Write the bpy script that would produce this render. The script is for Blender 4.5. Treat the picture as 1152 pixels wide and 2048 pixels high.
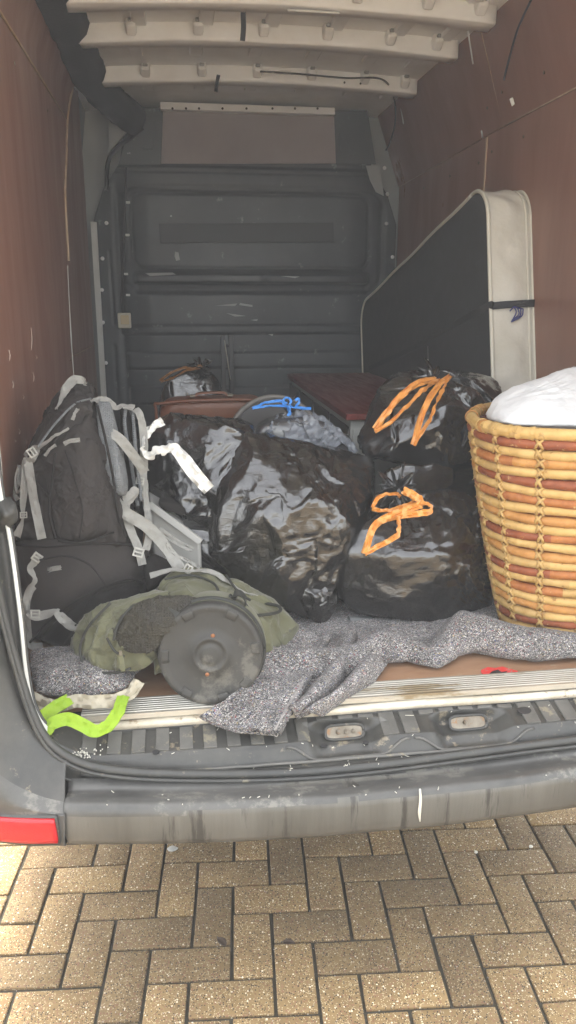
import bpy, bmesh, math, random
import numpy as np
from statistics import NormalDist
from mathutils import Vector, Matrix
R = math.radians
random.seed(7)
SC = bpy.context.scene
for _o in list(bpy.data.objects):
    bpy.data.objects.remove(_o)

# ------------------------------------------------------------------ camera, sky, sun, exposure
CAM_LOC = np.array([-0.41, -1.65, 1.54]); PITCH, YAW, FPX = R(15.4), R(7.8), 1538.0
cam = bpy.data.cameras.new('camera'); camo = bpy.data.objects.new('camera', cam)
SC.collection.objects.link(camo); SC.camera = camo
cam.sensor_fit = 'VERTICAL'; cam.sensor_height = 24.0; cam.lens = 24.0 * FPX / 2048
cam.clip_start, cam.clip_end = 0.02, 500
camo.location = CAM_LOC; camo.rotation_euler = (R(90) - PITCH, 0, -YAW)
SUN_EL, SUN_AZ = R(60), R(350)          # azimuth clockwise from +Y
W = bpy.data.worlds.new('World'); SC.world = W; W.use_nodes = True
_nt = W.node_tree; _bg = _nt.nodes['Background']
_sky = _nt.nodes.new('ShaderNodeTexSky'); _sky.sky_type = 'NISHITA'; _sky.sun_disc = False
_sky.sun_elevation = SUN_EL; _sky.sun_rotation = SUN_AZ; _sky.air_density = 1.0; _sky.dust_density = 4.0; _sky.ozone_density = 0.6
_hs = _nt.nodes.new('ShaderNodeHueSaturation'); _hs.inputs['Saturation'].default_value = 0.35
_nt.links.new(_sky.outputs[0], _hs.inputs['Color']); _wm = _nt.nodes.new('ShaderNodeMix'); _wm.data_type = 'RGBA'; _wm.blend_type = 'MULTIPLY'; _wm.inputs[0].default_value = 1; _wm.inputs[7].default_value = (1.0, .955, .88, 1)
_nt.links.new(_hs.outputs[0], _wm.inputs[6]); _nt.links.new(_wm.outputs[2], _bg.inputs['Color'])
_bg.inputs['Strength'].default_value = 0.15
sun = bpy.data.lights.new('sun', 'SUN'); suno = bpy.data.objects.new('sun', sun); SC.collection.objects.link(suno)
sun.energy = 1.8; sun.angle = R(30); sun.color = (1.0, 0.95, 0.86)
_sd = Vector((math.sin(SUN_AZ) * math.cos(SUN_EL), math.cos(SUN_AZ) * math.cos(SUN_EL), math.sin(SUN_EL)))
suno.rotation_euler = _sd.to_track_quat('Z', 'Y').to_euler(); suno.location = (-2, -6, 8)
SC.view_settings.view_transform = 'Standard'; SC.view_settings.look = 'None'
SC.view_settings.gamma = 1; SC.view_settings.use_curve_mapping = False
SC.view_settings.exposure = 3.1
try:
    SC.cycles.use_denoising = True
    SC.cycles.max_bounces = 8; SC.cycles.diffuse_bounces = 5
except Exception:
    pass

GLARE_HAZE = 0.011
# ------------------------------------------------------------------ geometry helpers
_cp, _sp, _cy, _sy = math.cos(PITCH), math.sin(PITCH), math.cos(YAW), math.sin(YAW)
FWD = np.array([_sy * _cp, _cy * _cp, -_sp]); RIGHT = np.array([_cy, -_sy, 0.0]); UP = np.cross(RIGHT, FWD)
def at(px, py, Y):
    """a pixel of the photograph at the depth Y in the van -> a point"""
    d = FWD * FPX + RIGHT * (px - 576) - UP * (py - 1024)
    return CAM_LOC + d * ((Y - CAM_LOC[1]) / d[1])
def A(*pts): return [at(*p) for p in pts]
COL = SC.collection
def new_obj(name, me, mat, parent=None):
    o = bpy.data.objects.new(name, me); COL.objects.link(o)
    for m in (mat if isinstance(mat, (list, tuple)) else [mat]):
        if m is not None and len(me.materials) < (len(mat) if isinstance(mat, (list, tuple)) else 1): me.materials.append(m)
    if parent is not None: o.parent = parent
    return o
def base_loc(o):
    v = np.zeros(3)
    while o is not None: v = v + np.array(o.location); o = o.parent
    return v
def mesh(name, V, F, mat, parent=None, smooth=True, mats=None, sub=0, kind=None):
    V = np.asarray(V, float)
    if parent is not None: V = V - base_loc(parent)
    me = bpy.data.meshes.new(name); me.from_pydata([tuple(v) for v in V], [], [tuple(int(i) for i in f) for f in F])
    me.update()
    if smooth: me.polygons.foreach_set('use_smooth', [True] * len(me.polygons))
    o = new_obj(name, me, mat, parent)
    if mats is not None: me.polygons.foreach_set('material_index', [int(i) for i in mats])
    if sub:
        s = o.modifiers.new('sub', 'SUBSURF'); s.levels = s.render_levels = sub
    if kind: o['kind'] = kind
    return o
def bm_obj(name, bm, mat, parent=None, smooth=False, bevel=0.0, seg=2, auto=None):
    bmesh.ops.recalc_face_normals(bm, faces=bm.faces[:])
    if parent is not None: bmesh.ops.translate(bm, verts=bm.verts[:], vec=Vector(-base_loc(parent)))
    me = bpy.data.meshes.new(name); bm.to_mesh(me); bm.free()
    if smooth: me.polygons.foreach_set('use_smooth', [True] * len(me.polygons))
    o = new_obj(name, me, mat, parent)
    if bevel:
        b = o.modifiers.new('bev', 'BEVEL'); b.width = bevel; b.segments = seg; b.limit_method = 'ANGLE'; b.angle_limit = R(40)
        me.polygons.foreach_set('use_smooth', [True] * len(me.polygons))
        b.harden_normals = True
    return o
def thing(name, label, cat, loc=(0, 0, 0), group=None):
    o = bpy.data.objects.new(name, None); COL.objects.link(o); o.location = loc
    o.empty_display_size = 0.1
    o['label'] = label; o['category'] = cat
    if group: o['group'] = group
    return o
def tag(o, label, cat, group=None, kind=None):
    o['label'] = label; o['category'] = cat
    if group: o['group'] = group
    if kind: o['kind'] = kind
    return o
def add_box(bm, c, s, rot=None):
    m = Matrix.Translation(Vector(c))
    if rot is not None: m = m @ rot
    m = m @ Matrix.Diagonal((s[0], s[1], s[2], 1))
    return bmesh.ops.create_cube(bm, size=1, matrix=m)['verts']
def box(name, c, s, mat, parent=None, bevel=0.003, rot=None, seg=2):
    bm = bmesh.new(); add_box(bm, c, s, rot); return bm_obj(name, bm, mat, parent, bevel=bevel, seg=seg)
def catmull(P, n):
    P = np.asarray(P, float)
    if len(P) < 3:
        t = np.linspace(0, 1, n)[:, None]; return P[0] * (1 - t) + P[-1] * t
    Q = np.vstack([2 * P[0] - P[1], P, 2 * P[-1] - P[-2]])
    L = np.concatenate([[0], np.cumsum(np.linalg.norm(np.diff(P, axis=0), axis=1) ** 0.7 + 1e-9)])
    ts = np.linspace(0, L[-1], n); out = []
    for t in ts:
        i = min(max(np.searchsorted(L, t) - 1, 0), len(P) - 2)
        u = (t - L[i]) / (L[i + 1] - L[i])
        a, b, c, d = Q[i], Q[i + 1], Q[i + 2], Q[i + 3]
        out.append(0.5 * (2 * b + (c - a) * u + (2 * a - 5 * b + 4 * c - d) * u * u + (3 * b - a - 3 * c + d) * u ** 3))
    return np.array(out)
def unit(v):
    v = np.asarray(v, float); return v / (np.linalg.norm(v, axis=-1, keepdims=True) + 1e-12)
def frames(C, nrm):
    T = unit(np.gradient(C, axis=0)); N = np.asarray(nrm, float)
    if N.ndim == 1: N = np.repeat(N[None], len(C), 0)
    S = unit(np.cross(T, N)); N = unit(np.cross(S, T)); return T, S, N
def ribbon(name, P, width, mat, parent=None, nrm=None, thick=0.0016, n=None, twist=None, wid=None, crumple=0.0, seed=0, nw=5):
    """a strap: a band of real thickness along P; twist = degrees at the points of P"""
    P = np.asarray(P, float); n = n or max(12, 9 * len(P)); C = catmull(P, n)
    nrm = np.array([0, -1.0, 0.25]) if nrm is None else np.asarray(nrm, float)
    T, S, N = frames(C, nrm)
    ang = np.zeros(n) if twist is None else np.radians(np.interp(np.linspace(0, 1, n), np.linspace(0, 1, len(twist)), twist))
    S2 = S * np.cos(ang)[:, None] + N * np.sin(ang)[:, None]; N2 = unit(np.cross(S2, T))
    w = np.full(n, width) if wid is None else width * np.interp(np.linspace(0, 1, n), np.linspace(0, 1, len(wid)), wid)
    rng = np.random.default_rng(seed); V = []; ph = rng.uniform(0, 6, 4)
    us = np.linspace(-.5, .5, nw); s = np.linspace(0, 1, n) * len(P)
    for side in (1, -1):
        for j, u in enumerate(us):
            h = crumple * (np.sin(s * 5.1 + ph[0] + 7 * u) + .7 * np.sin(s * 9.3 + ph[1] - 11 * u) + 1.2 * np.cos(u * 9 + ph[2] + s))
            V.append(C + S2 * (w * u)[:, None] + N2 * (side * thick * .5 + h)[:, None])
    V = np.array(V).reshape(2 * nw, n, 3); idx = np.arange(2 * nw * n).reshape(2 * nw, n); F = []
    ring = list(range(nw)) + list(range(2 * nw - 1, nw - 1, -1))
    for k in range(2 * nw):
        a, b = ring[k], ring[(k + 1) % (2 * nw)]
        for i in range(n - 1): F.append((idx[a, i], idx[a, i + 1], idx[b, i + 1], idx[b, i]))
    F.append([idx[a, 0] for a in ring]); F.append([idx[a, n - 1] for a in ring[::-1]])
    o = mesh(name, V.reshape(-1, 3), F, mat, parent); o.data.set_sharp_from_angle(angle=R(48)); return o
def tube_geo(P, r, n=None, seg=10, raw=False, cap=True):
    C = np.asarray(P, float) if raw else catmull(P, n or 8 * len(P)); n = len(C)
    T = unit(np.gradient(C, axis=0)); up = np.array([0.13, 0.21, 0.97]); S = np.zeros_like(C)
    s = unit(np.cross(T[0], up))
    for i in range(n):
        s = unit(s - T[i] * np.dot(s, T[i])); S[i] = s
    B = np.cross(T, S); r = np.interp(np.linspace(0, 1, n), np.linspace(0, 1, len(r)), r) if np.ndim(r) else np.full(n, r)
    a = np.linspace(0, 2 * math.pi, seg, endpoint=False)
    V = (C[:, None] + r[:, None, None] * (np.cos(a)[None, :, None] * S[:, None] + np.sin(a)[None, :, None] * B[:, None])).reshape(-1, 3)
    F = [(i * seg + k, i * seg + (k + 1) % seg, (i + 1) * seg + (k + 1) % seg, (i + 1) * seg + k) for i in range(n - 1) for k in range(seg)]
    if cap: F += [list(range(seg))[::-1], [(n - 1) * seg + k for k in range(seg)]]
    return V, F
def tube(name, P, r, mat, parent=None, **k):
    V, F = tube_geo(P, r, **k); return mesh(name, V, F, mat, parent)
def join_geo(parts):
    V, F, o = [], [], 0
    for v, f in parts:
        V.append(np.asarray(v, float)); F += [[i + o for i in q] for q in f]; o += len(v)
    return np.vstack(V), F
def grid_faces(nu, nv, wrap=False):
    F = []
    for i in range(nu - 1):
        for j in range(nv if wrap else nv - 1):
            k = (j + 1) % nv; F.append((i * nv + j, i * nv + k, (i + 1) * nv + k, (i + 1) * nv + j))
    return F
def surf(name, G, mat, parent=None, thick=0.0, sub=0, smooth=True):
    """G: nu x nv x 3 points -> a sheet, closed to a slab when thick > 0 (away from its normal)"""
    G = np.asarray(G, float); nu, nv = G.shape[:2]; F = grid_faces(nu, nv); V = G.reshape(-1, 3)
    if thick:
        N = unit(np.cross(np.gradient(G, axis=1), np.gradient(G, axis=0))).reshape(-1, 3); n = len(V)
        V = np.vstack([V, V - N * thick]); F = F + [tuple(i + n for i in f[::-1]) for f in F]
        I = np.arange(n).reshape(nu, nv)
        rim = list(I[0, :]) + list(I[1:, -1]) + list(I[-1, -2::-1]) + list(I[-2:0:-1, 0])
        F += [(rim[k], rim[k - 1], rim[k - 1] + n, rim[k] + n) for k in range(len(rim))]
    o = mesh(name, V, F, mat, parent, smooth=smooth, sub=sub)
    return o
def loft(curves, nu, nv):
    """curves: list of point lists, each resampled to nu; splined across to nv"""
    C = [catmull(c, nu) for c in curves]
    return np.array([catmull([c[i] for c in C], nv) for i in range(nu)])
class Noise:
    def __init__(self, seed, k=14):
        g = np.random.default_rng(seed); self.d = unit(g.normal(size=(k, 3))); self.f = g.uniform(.5, 2, k); self.p = g.uniform(0, 6.28, k)
    def __call__(self, X, scale):
        return np.sin((X @ self.d.T) * self.f * (6.28 / scale) + self.p).mean(1) * 2
    def fold(self, X, scale, k=6):
        """creased: straight-sided folds in several directions"""
        h = np.zeros(len(X))
        for i in range(k):
            t = (X @ self.d[i]) * self.f[i] / scale + self.p[i] + .5 * np.sin((X @ self.d[-1 - i]) * 3 / scale)
            h += np.abs((t % 2) - 1) - .5
        return h / math.sqrt(k)

# ---------- film and cloth settling over what is inside: rest lengths longer than the hull, so it buckles into folds
_ICO = {}
def ico(level):
    if level not in _ICO:
        bm = bmesh.new(); bmesh.ops.create_icosphere(bm, subdivisions=level, radius=1)
        _ICO[level] = (np.array([v.co[:] for v in bm.verts]), np.array([[v.index for v in f.verts] for f in bm.faces])); bm.free()
    return _ICO[level]
def edges_of(F):
    E = np.sort(np.vstack([F[:, [0, 1]], F[:, [1, 2]], F[:, [2, 0]]]), axis=1); return np.unique(E, axis=0)
def midpoint(F, arrs, nV):
    E = np.sort(np.vstack([F[:, [0, 1]], F[:, [1, 2]], F[:, [2, 0]]]), axis=1)
    U, inv = np.unique(E, axis=0, return_inverse=True); inv = inv.ravel(); m = len(F)
    a, b, c = inv[:m] + nV, inv[m:2 * m] + nV, inv[2 * m:] + nV
    G = np.vstack([np.c_[F[:, 0], a, c], np.c_[F[:, 1], b, a], np.c_[F[:, 2], c, b], np.c_[a, b, c]])
    return G, [np.vstack([x, (x[U[:, 0]] + x[U[:, 1]]) / 2]) for x in arrs]
def hull_planes(P):
    bm = bmesh.new()
    for p in P: bm.verts.new(p)
    r = bmesh.ops.convex_hull(bm, input=bm.verts[:]); bm.normal_update()
    c = np.mean([v.co[:] for v in bm.verts if v.link_faces], axis=0); n, d = [], []
    for f in bm.faces:
        N = np.array(f.normal[:]); q = np.dot(np.array(f.verts[0].co[:]) - c, N)
        if q < 0: N, q = -N, -q
        n.append(N); d.append(max(q, 1e-3))
    bm.free(); return np.array(n), np.array(d), c
def settle(P, level=5, slack=(.02, .12), knot=None, p=16, iters=150, fine=50, delta=.035, seed=0, up=True, floor=None, bend=.04, jit=.004, crumple=0):
    """crumple: settle a coarse net first and split it twice, so that flat facets meet in sharp creases"""
    n, d, c = hull_planes(P); lv0 = level - int(crumple); U, F = ico(lv0); rng = np.random.default_rng(seed); nz = Noise(seed + 1)
    if crumple: U = unit(U + rng.normal(size=U.shape) * .55 / 2 ** lv0)
    def rad(D): return ((np.maximum(D @ n.T, 1e-6) / d) ** p).sum(1) ** (-1 / p)
    X = c + U * rad(U)[:, None]; X0 = X.copy()
    kn = c + np.array([0, 0, 5.]) if knot is None else np.asarray(knot, float)
    def rest(X0, F, mul):
        E = edges_of(F); a, b = X0[E[:, 0]], X0[E[:, 1]]; m = (a + b) / 2; L = np.linalg.norm(b - a, axis=1)
        e = (b - a) / (L[:, None] + 1e-9); nn = unit(m - c); g = kn - m; g = unit(g - nn * (g * nn).sum(1)[:, None])
        cs = (e * g).sum(1) ** 2; near = np.exp(-np.linalg.norm(kn - m, axis=1) / .18)
        v = .65 + .55 * np.clip(nz(m, .35), -1, 1)
        return E, L * (1 + (slack[0] * cs + (slack[1] + .10 * near * (knot is not None)) * (1 - cs)) * v * mul)
    def run(X, F, E, L, it, kb):
        N = len(X); val = np.bincount(E.ravel(), minlength=N)[:, None]; a, b = E[:, 0], E[:, 1]; vel = np.zeros_like(X)
        for k in range(it):
            X = X + vel * .6; Xp = X
            df = X[b] - X[a]; l = np.linalg.norm(df, axis=1); co = df * ((l - L) / (l + 1e-9) * .5)[:, None]
            acc = np.stack([np.bincount(a, co[:, q], N) - np.bincount(b, co[:, q], N) for q in range(3)], 1)
            nb = np.stack([np.bincount(a, X[b, q], N) + np.bincount(b, X[a, q], N) for q in range(3)], 1) / val
            X = X + acc / val * 1.5 + kb * (nb - X)
            q = X - c; r = np.linalg.norm(q, axis=1); D = q / r[:, None]; h = rad(D)
            over = np.maximum(r - h - delta * .5, 0); r2 = np.where(r < h, h, r - over * .35)
            X = c + D * r2[:, None]
            if floor is not None: X[:, 2] = np.maximum(X[:, 2], floor)
            vel = np.clip((X - Xp) * .5, -.002, .002)
        return X
    j = rng.normal(size=len(X)) * jit * (2.2 if crumple else 1)
    E, L = rest(X0, F, 1.5 if crumple else 1.0)
    X = X + U * (np.abs(j) if crumple else j + .5 * jit * nz(X, .08))[:, None]
    X = run(X, F, E, L, iters, .0 if crumple else bend)
    if crumple:
        for s in range(int(crumple)):
            F, (X, X0) = midpoint(F, [X, X0], len(X)); E, L = rest(X0, F, (1.7, 1.85, 1.95)[s])
            X = X + unit(X - c) * (rng.normal(size=len(X)) * jit * (.6, .35, .2)[s])[:, None]
            X = run(X, F, E, L, (14, 9, 6)[s], .004)
    elif up:
        F, (X, X0) = midpoint(F, [X, X0], len(X)); E, L = rest(X0, F, 1.35)
        X = X + unit(X - c) * (rng.normal(size=len(X)) * jit * .25)[:, None]
        X = run(X, F, E, L, fine, bend)
    return X, F
def sack(name, P, mat, parent=None, fold=0.0, fscale=.06, rays=(), **k):
    """rays: (point, amplitude, reach, spread): tension creases running out from a corner or a knot"""
    X, F = settle(P, **k); c = X.mean(0); sd = k.get('seed', 0); h = np.zeros(len(X))
    for i, (q0, am, re_, sp) in enumerate(rays):
        q = X - np.asarray(q0); r = np.linalg.norm(q, axis=1); g = unit(q); nz = Noise(sd + 60 + i)
        t = g + .12 * np.stack([nz(X, .30), nz(X[:, [1, 2, 0]], .30), nz(X[:, [2, 0, 1]], .30)], 1)
        h += am * (nz.fold(t, sp, 4) + .5 * nz.fold(t, sp * .45, 3)) * np.exp(-r / re_) * np.clip(r / .05, 0, 1)
    if fold: h += fold * Noise(sd + 50).fold(X, fscale)
    X = X + unit(X - c) * h[:, None]
    if k.get('floor') is not None: X[:, 2] = np.maximum(X[:, 2], k['floor'])
    return mesh(name, X, F, mat, parent)
def pad(name, P, mat, parent=None, p=8, level=4, noise=0.0, nscale=.08, seed=0):
    """a stuffed shape with rounded corners"""
    n, d, c = hull_planes(P); U, F = ico(level)
    X = c + U * (((np.maximum(U @ n.T, 1e-6) / d) ** p).sum(1) ** (-1 / p))[:, None]
    if noise: X = X + U * (noise * Noise(seed)(X, nscale))[:, None]
    return mesh(name, X, F, mat, parent)

# ------------------------------------------------------------------ materials
def mat(name, col, rough=.6, metal=0.0, spec=.5, var=None, vscale=8.0, bump=None, grain=None, coat=0.0, spots=None, sheen=0.0):
    """var: second colour mixed by noise; bump: list of (scale, strength, distance); grain: stretch of the noise; spots: (colour, scale, amount)"""
    m = bpy.data.materials.new(name); m.use_nodes = True; nt = m.node_tree; b = nt.nodes['Principled BSDF']; L = nt.links.new
    b.inputs['Base Color'].default_value = (*col, 1); b.inputs['Roughness'].default_value = rough; b.inputs['Metallic'].default_value = metal
    b.inputs['Specular IOR Level'].default_value = spec
    if coat: b.inputs['Coat Weight'].default_value = coat; b.inputs['Coat Roughness'].default_value = .15
    if sheen: b.inputs['Sheen Weight'].default_value = sheen
    tc = nt.nodes.new('ShaderNodeTexCoord'); mp = nt.nodes.new('ShaderNodeMapping'); L(tc.outputs['Object'], mp.inputs[0])
    if grain: mp.inputs['Scale'].default_value = grain
    out = None
    if var is not None:
        nz = nt.nodes.new('ShaderNodeTexNoise'); nz.inputs['Scale'].default_value = vscale; nz.inputs['Detail'].default_value = 8; nz.inputs['Roughness'].default_value = .65
        L(mp.outputs[0], nz.inputs[0]); rp = nt.nodes.new('ShaderNodeValToRGB'); L(nz.outputs[0], rp.inputs[0])
        rp.color_ramp.elements[0].position = .35; rp.color_ramp.elements[1].position = .68
        rp.color_ramp.elements[0].color = (*col, 1); rp.color_ramp.elements[1].color = (*var, 1); out = rp.outputs[0]
        mr = nt.nodes.new('ShaderNodeMapRange'); L(nz.outputs[0], mr.inputs[0]); mr.inputs[1].default_value = .3; mr.inputs[2].default_value = .7
        mr.inputs[3].default_value = max(rough - .08, .05); mr.inputs[4].default_value = min(rough + .1, 1); L(mr.outputs[0], b.inputs['Roughness'])
    if spots is not None:
        sc, ss, am = spots; nz = nt.nodes.new('ShaderNodeTexNoise'); nz.inputs['Scale'].default_value = ss; nz.inputs['Detail'].default_value = 6; nz.inputs['Roughness'].default_value = .7
        L((mp if grain else tc).outputs[0 if grain else 'Object'], nz.inputs[0]); rp = nt.nodes.new('ShaderNodeValToRGB'); _z = .5 + .10 * NormalDist().inv_cdf(1 - am); rp.color_ramp.elements[0].position = _z - .025; rp.color_ramp.elements[1].position = _z + .045
        L(nz.outputs[0], rp.inputs[0]); mx = nt.nodes.new('ShaderNodeMix'); mx.data_type = 'RGBA'; L(rp.outputs[0], mx.inputs[0])
        if out is not None: L(out, mx.inputs[6])
        else: mx.inputs[6].default_value = (*col, 1)
        mx.inputs[7].default_value = (*sc, 1); out = mx.outputs[2]
    if out is not None: L(out, b.inputs['Base Color'])
    prev = None
    for (s, st, di) in bump or []:
        nz = nt.nodes.new('ShaderNodeTexNoise'); nz.inputs['Scale'].default_value = s; nz.inputs['Detail'].default_value = 4
        L(mp.outputs[0], nz.inputs[0]); bp = nt.nodes.new('ShaderNodeBump'); bp.inputs['Strength'].default_value = st; bp.inputs['Distance'].default_value = di
        L(nz.outputs[0], bp.inputs['Height'])
        if prev is not None: L(prev, bp.inputs['Normal'])
        prev = bp.outputs[0]
    if prev is not None: L(prev, b.inputs['Normal'])
    m['b'] = 1
    return m
def add_weave(m, scale, strength, dist=.0006, kind='BANDS', axis='DIAGONAL', both=True):
    nt = m.node_tree; b = nt.nodes['Principled BSDF']; L = nt.links.new; tc = nt.nodes.new('ShaderNodeTexCoord')
    prev = b.inputs['Normal'].links[0].from_socket if b.inputs['Normal'].links else None
    for ax in (('X', 'Z') if both else (axis,)):
        w = nt.nodes.new('ShaderNodeTexWave'); w.wave_type = 'BANDS'; w.bands_direction = ax; w.inputs['Scale'].default_value = scale; w.inputs['Distortion'].default_value = 1.5
        w.inputs['Detail'].default_value = 1; L(tc.outputs['Object'], w.inputs[0]); bp = nt.nodes.new('ShaderNodeBump'); bp.inputs['Strength'].default_value = strength; bp.inputs['Distance'].default_value = dist
        L(w.outputs[1], bp.inputs['Height'])
        if prev is not None: L(prev, bp.inputs['Normal'])
        prev = bp.outputs[0]
    L(prev, b.inputs['Normal'])
def film(name, col, rough, fine=1.0):
    """thin plastic film, two shiny faces: fine creases as ridge lines of stretched noise"""
    m = mat(name, col, rough, spec=.8, coat=.95); nt = m.node_tree; b = nt.nodes['Principled BSDF']; L = nt.links.new
    b.inputs['Coat Roughness'].default_value = .12
    tc = nt.nodes.new('ShaderNodeTexCoord'); prev = None
    for sc, st, di, rot, stx in ((19, .45, .005, (1.1, .2, .4), (1, .14, 1)), (26, .45, .004, (.3, .7, 2.1), (.14, 1, 1)), (52, .6, .0028, (.2, .9, .3), (.2, 1, 1)), (110, .6, .0014, (.7, .1, .6), (1, 1, .4))):
        mp = nt.nodes.new('ShaderNodeMapping'); mp.inputs['Scale'].default_value = stx; mp.inputs['Rotation'].default_value = rot; L(tc.outputs['Object'], mp.inputs[0])
        nz = nt.nodes.new('ShaderNodeTexNoise'); nz.inputs['Scale'].default_value = sc; nz.inputs['Detail'].default_value = 3.5; nz.inputs['Distortion'].default_value = .6; L(mp.outputs[0], nz.inputs[0])
        a1 = nt.nodes.new('ShaderNodeMath'); a1.operation = 'MULTIPLY_ADD'; a1.inputs[1].default_value = 2; a1.inputs[2].default_value = -1; L(nz.outputs[0], a1.inputs[0])
        a2 = nt.nodes.new('ShaderNodeMath'); a2.operation = 'ABSOLUTE'; L(a1.outputs[0], a2.inputs[0])
        bp = nt.nodes.new('ShaderNodeBump'); bp.inputs['Strength'].default_value = st * fine; bp.inputs['Distance'].default_value = di; bp.invert = True; L(a2.outputs[0], bp.inputs['Height'])
        if prev is not None: L(prev, bp.inputs['Normal'])
        prev = bp.outputs[0]
    L(prev, b.inputs['Normal']); return m
def add_ribs(m):
    nt = m.node_tree; L = nt.links.new; tc = nt.nodes.new('ShaderNodeTexCoord'); w = nt.nodes.new('ShaderNodeTexChecker'); w.inputs['Scale'].default_value = 260; L(tc.outputs['Object'], w.inputs[0])
    bp = nt.nodes.new('ShaderNodeBump'); bp.inputs['Strength'].default_value = .5; bp.inputs['Distance'].default_value = .001; L(w.outputs[1], bp.inputs['Height']); L(bp.outputs[0], nt.nodes['Principled BSDF'].inputs['Normal'])
M = {}
M['ply'] = mat('phenolic_ply', (.27, .128, .085), .34, var=(.215, .10, .066), vscale=4, grain=(1, 1, .2), bump=[(30, .12, .003)], spots=((.30, .18, .13), 34, .02))
M['ply_edge'] = mat('ply_edge', (.52, .38, .26), .7, var=(.40, .28, .18), vscale=30, grain=(1, 1, .1))
M['floor'] = mat('floor_ply', (.34, .20, .115), .5, var=(.22, .12, .065), vscale=9, grain=(.3, 1, 1), bump=[(40, .2, .003)], spots=((.34, .25, .16), 45, .10))
M['bulk'] = mat('bulkhead_paint', (.060, .068, .073), .45, var=(.047, .053, .057), vscale=3, bump=[(6, .1, .02)], spots=((.15, .16, .16), 9, .06))
M['bulk_board'] = mat('bulkhead_board', (.33, .29, .285), .7, var=(.30, .26, .255), vscale=4, bump=[(60, .1, .002)])
M['white_paint'] = mat('white_paint', (.66, .67, .64), .4, var=(.55, .55, .51), vscale=6, bump=[(14, .08, .006)])
M['roof_paint'] = mat('roof_paint', (.84, .85, .84), .4, var=(.76, .76, .74), vscale=7, bump=[(10, .1, .008)])
M['body'] = mat('body_paint', (.05, .055, .06), .3, spec=.5, coat=.5)
M['grey_patch'] = mat('grey_primer', (.30, .31, .30), .5)
M['black_foam'] = mat('black_felt', (.02, .021, .023), .95, var=(.03, .03, .032), vscale=40, bump=[(90, .5, .004)])
M['bumper'] = mat('bumper_plastic', (.050, .050, .047), .42, var=(.105, .103, .096), vscale=4.5, grain=(1, 1, 1.2), bump=[(220, .15, .0008), (8, .1, .006)], spots=((.16, .155, .135), 9, .22))
M['bumper_face'] = mat('bumper_face_plastic', (.075, .072, .062), .46, var=(.125, .12, .105), vscale=5, grain=(2.6, 1, .22), bump=[(220, .15, .0008)], spots=((.042, .040, .035), 8, .20))
M['sill'] = mat('sill_plastic', (.032, .032, .030), .38, var=(.066, .064, .056), vscale=8, bump=[(120, .2, .001), (9, .1, .006)], spots=((.20, .17, .12), 18, .13))
M['sill_pad'] = mat('sill_pad_worn', (.082, .081, .074), .4, var=(.13, .126, .113), vscale=12, bump=[(90, .2, .001)], spots=((.20, .18, .13), 22, .16))
M['seal'] = mat('seal_rubber', (.030, .031, .030), .42, var=(.055, .054, .048), vscale=9, bump=[(40, .15, .002)], spots=((.17, .15, .11), 24, .07))
M['alu'] = mat('aluminium', (.62, .60, .54), .42, metal=.75, var=(.46, .43, .36), vscale=14, grain=(.2, 1, 1), spots=((.30, .24, .15), 14, .15))
M['lip'] = mat('lip_paint', (.62, .58, .48), .5, var=(.42, .37, .28), vscale=12, spots=((.24, .18, .11), 16, .18))
M['steel'] = mat('galv_steel', (.26, .235, .19), .5, metal=.7, var=(.13, .105, .075), vscale=20, spots=((.25, .14, .07), 40, .2))
M['red_lens'] = mat('red_reflector', (.46, .004, .012), .22, coat=.2)
add_ribs(M['red_lens'])
M['dark'] = mat('dark_plastic', (.02, .02, .021), .45)
M['cream_plastic'] = mat('cream_plastic', (.52, .48, .37), .35)
M['amber'] = mat('lamp_lens', (.55, .44, .26), .2)
M['paint_drip'] = mat('paint_drip', (.62, .60, .52), .5)
M['scratch'] = mat('ply_scratch', (.42, .32, .26), .6)
M['tape'] = mat('faded_tape', (.036, .040, .043), .55)
M['sticker_red'] = mat('sticker_red', (.58, .035, .03), .45, spots=((.35, .2, .16), 60, .2))
M['sticker_black'] = mat('sticker_black', (.02, .018, .018), .5)
for _k, _s in (('alu', 1),):
    pass
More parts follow.
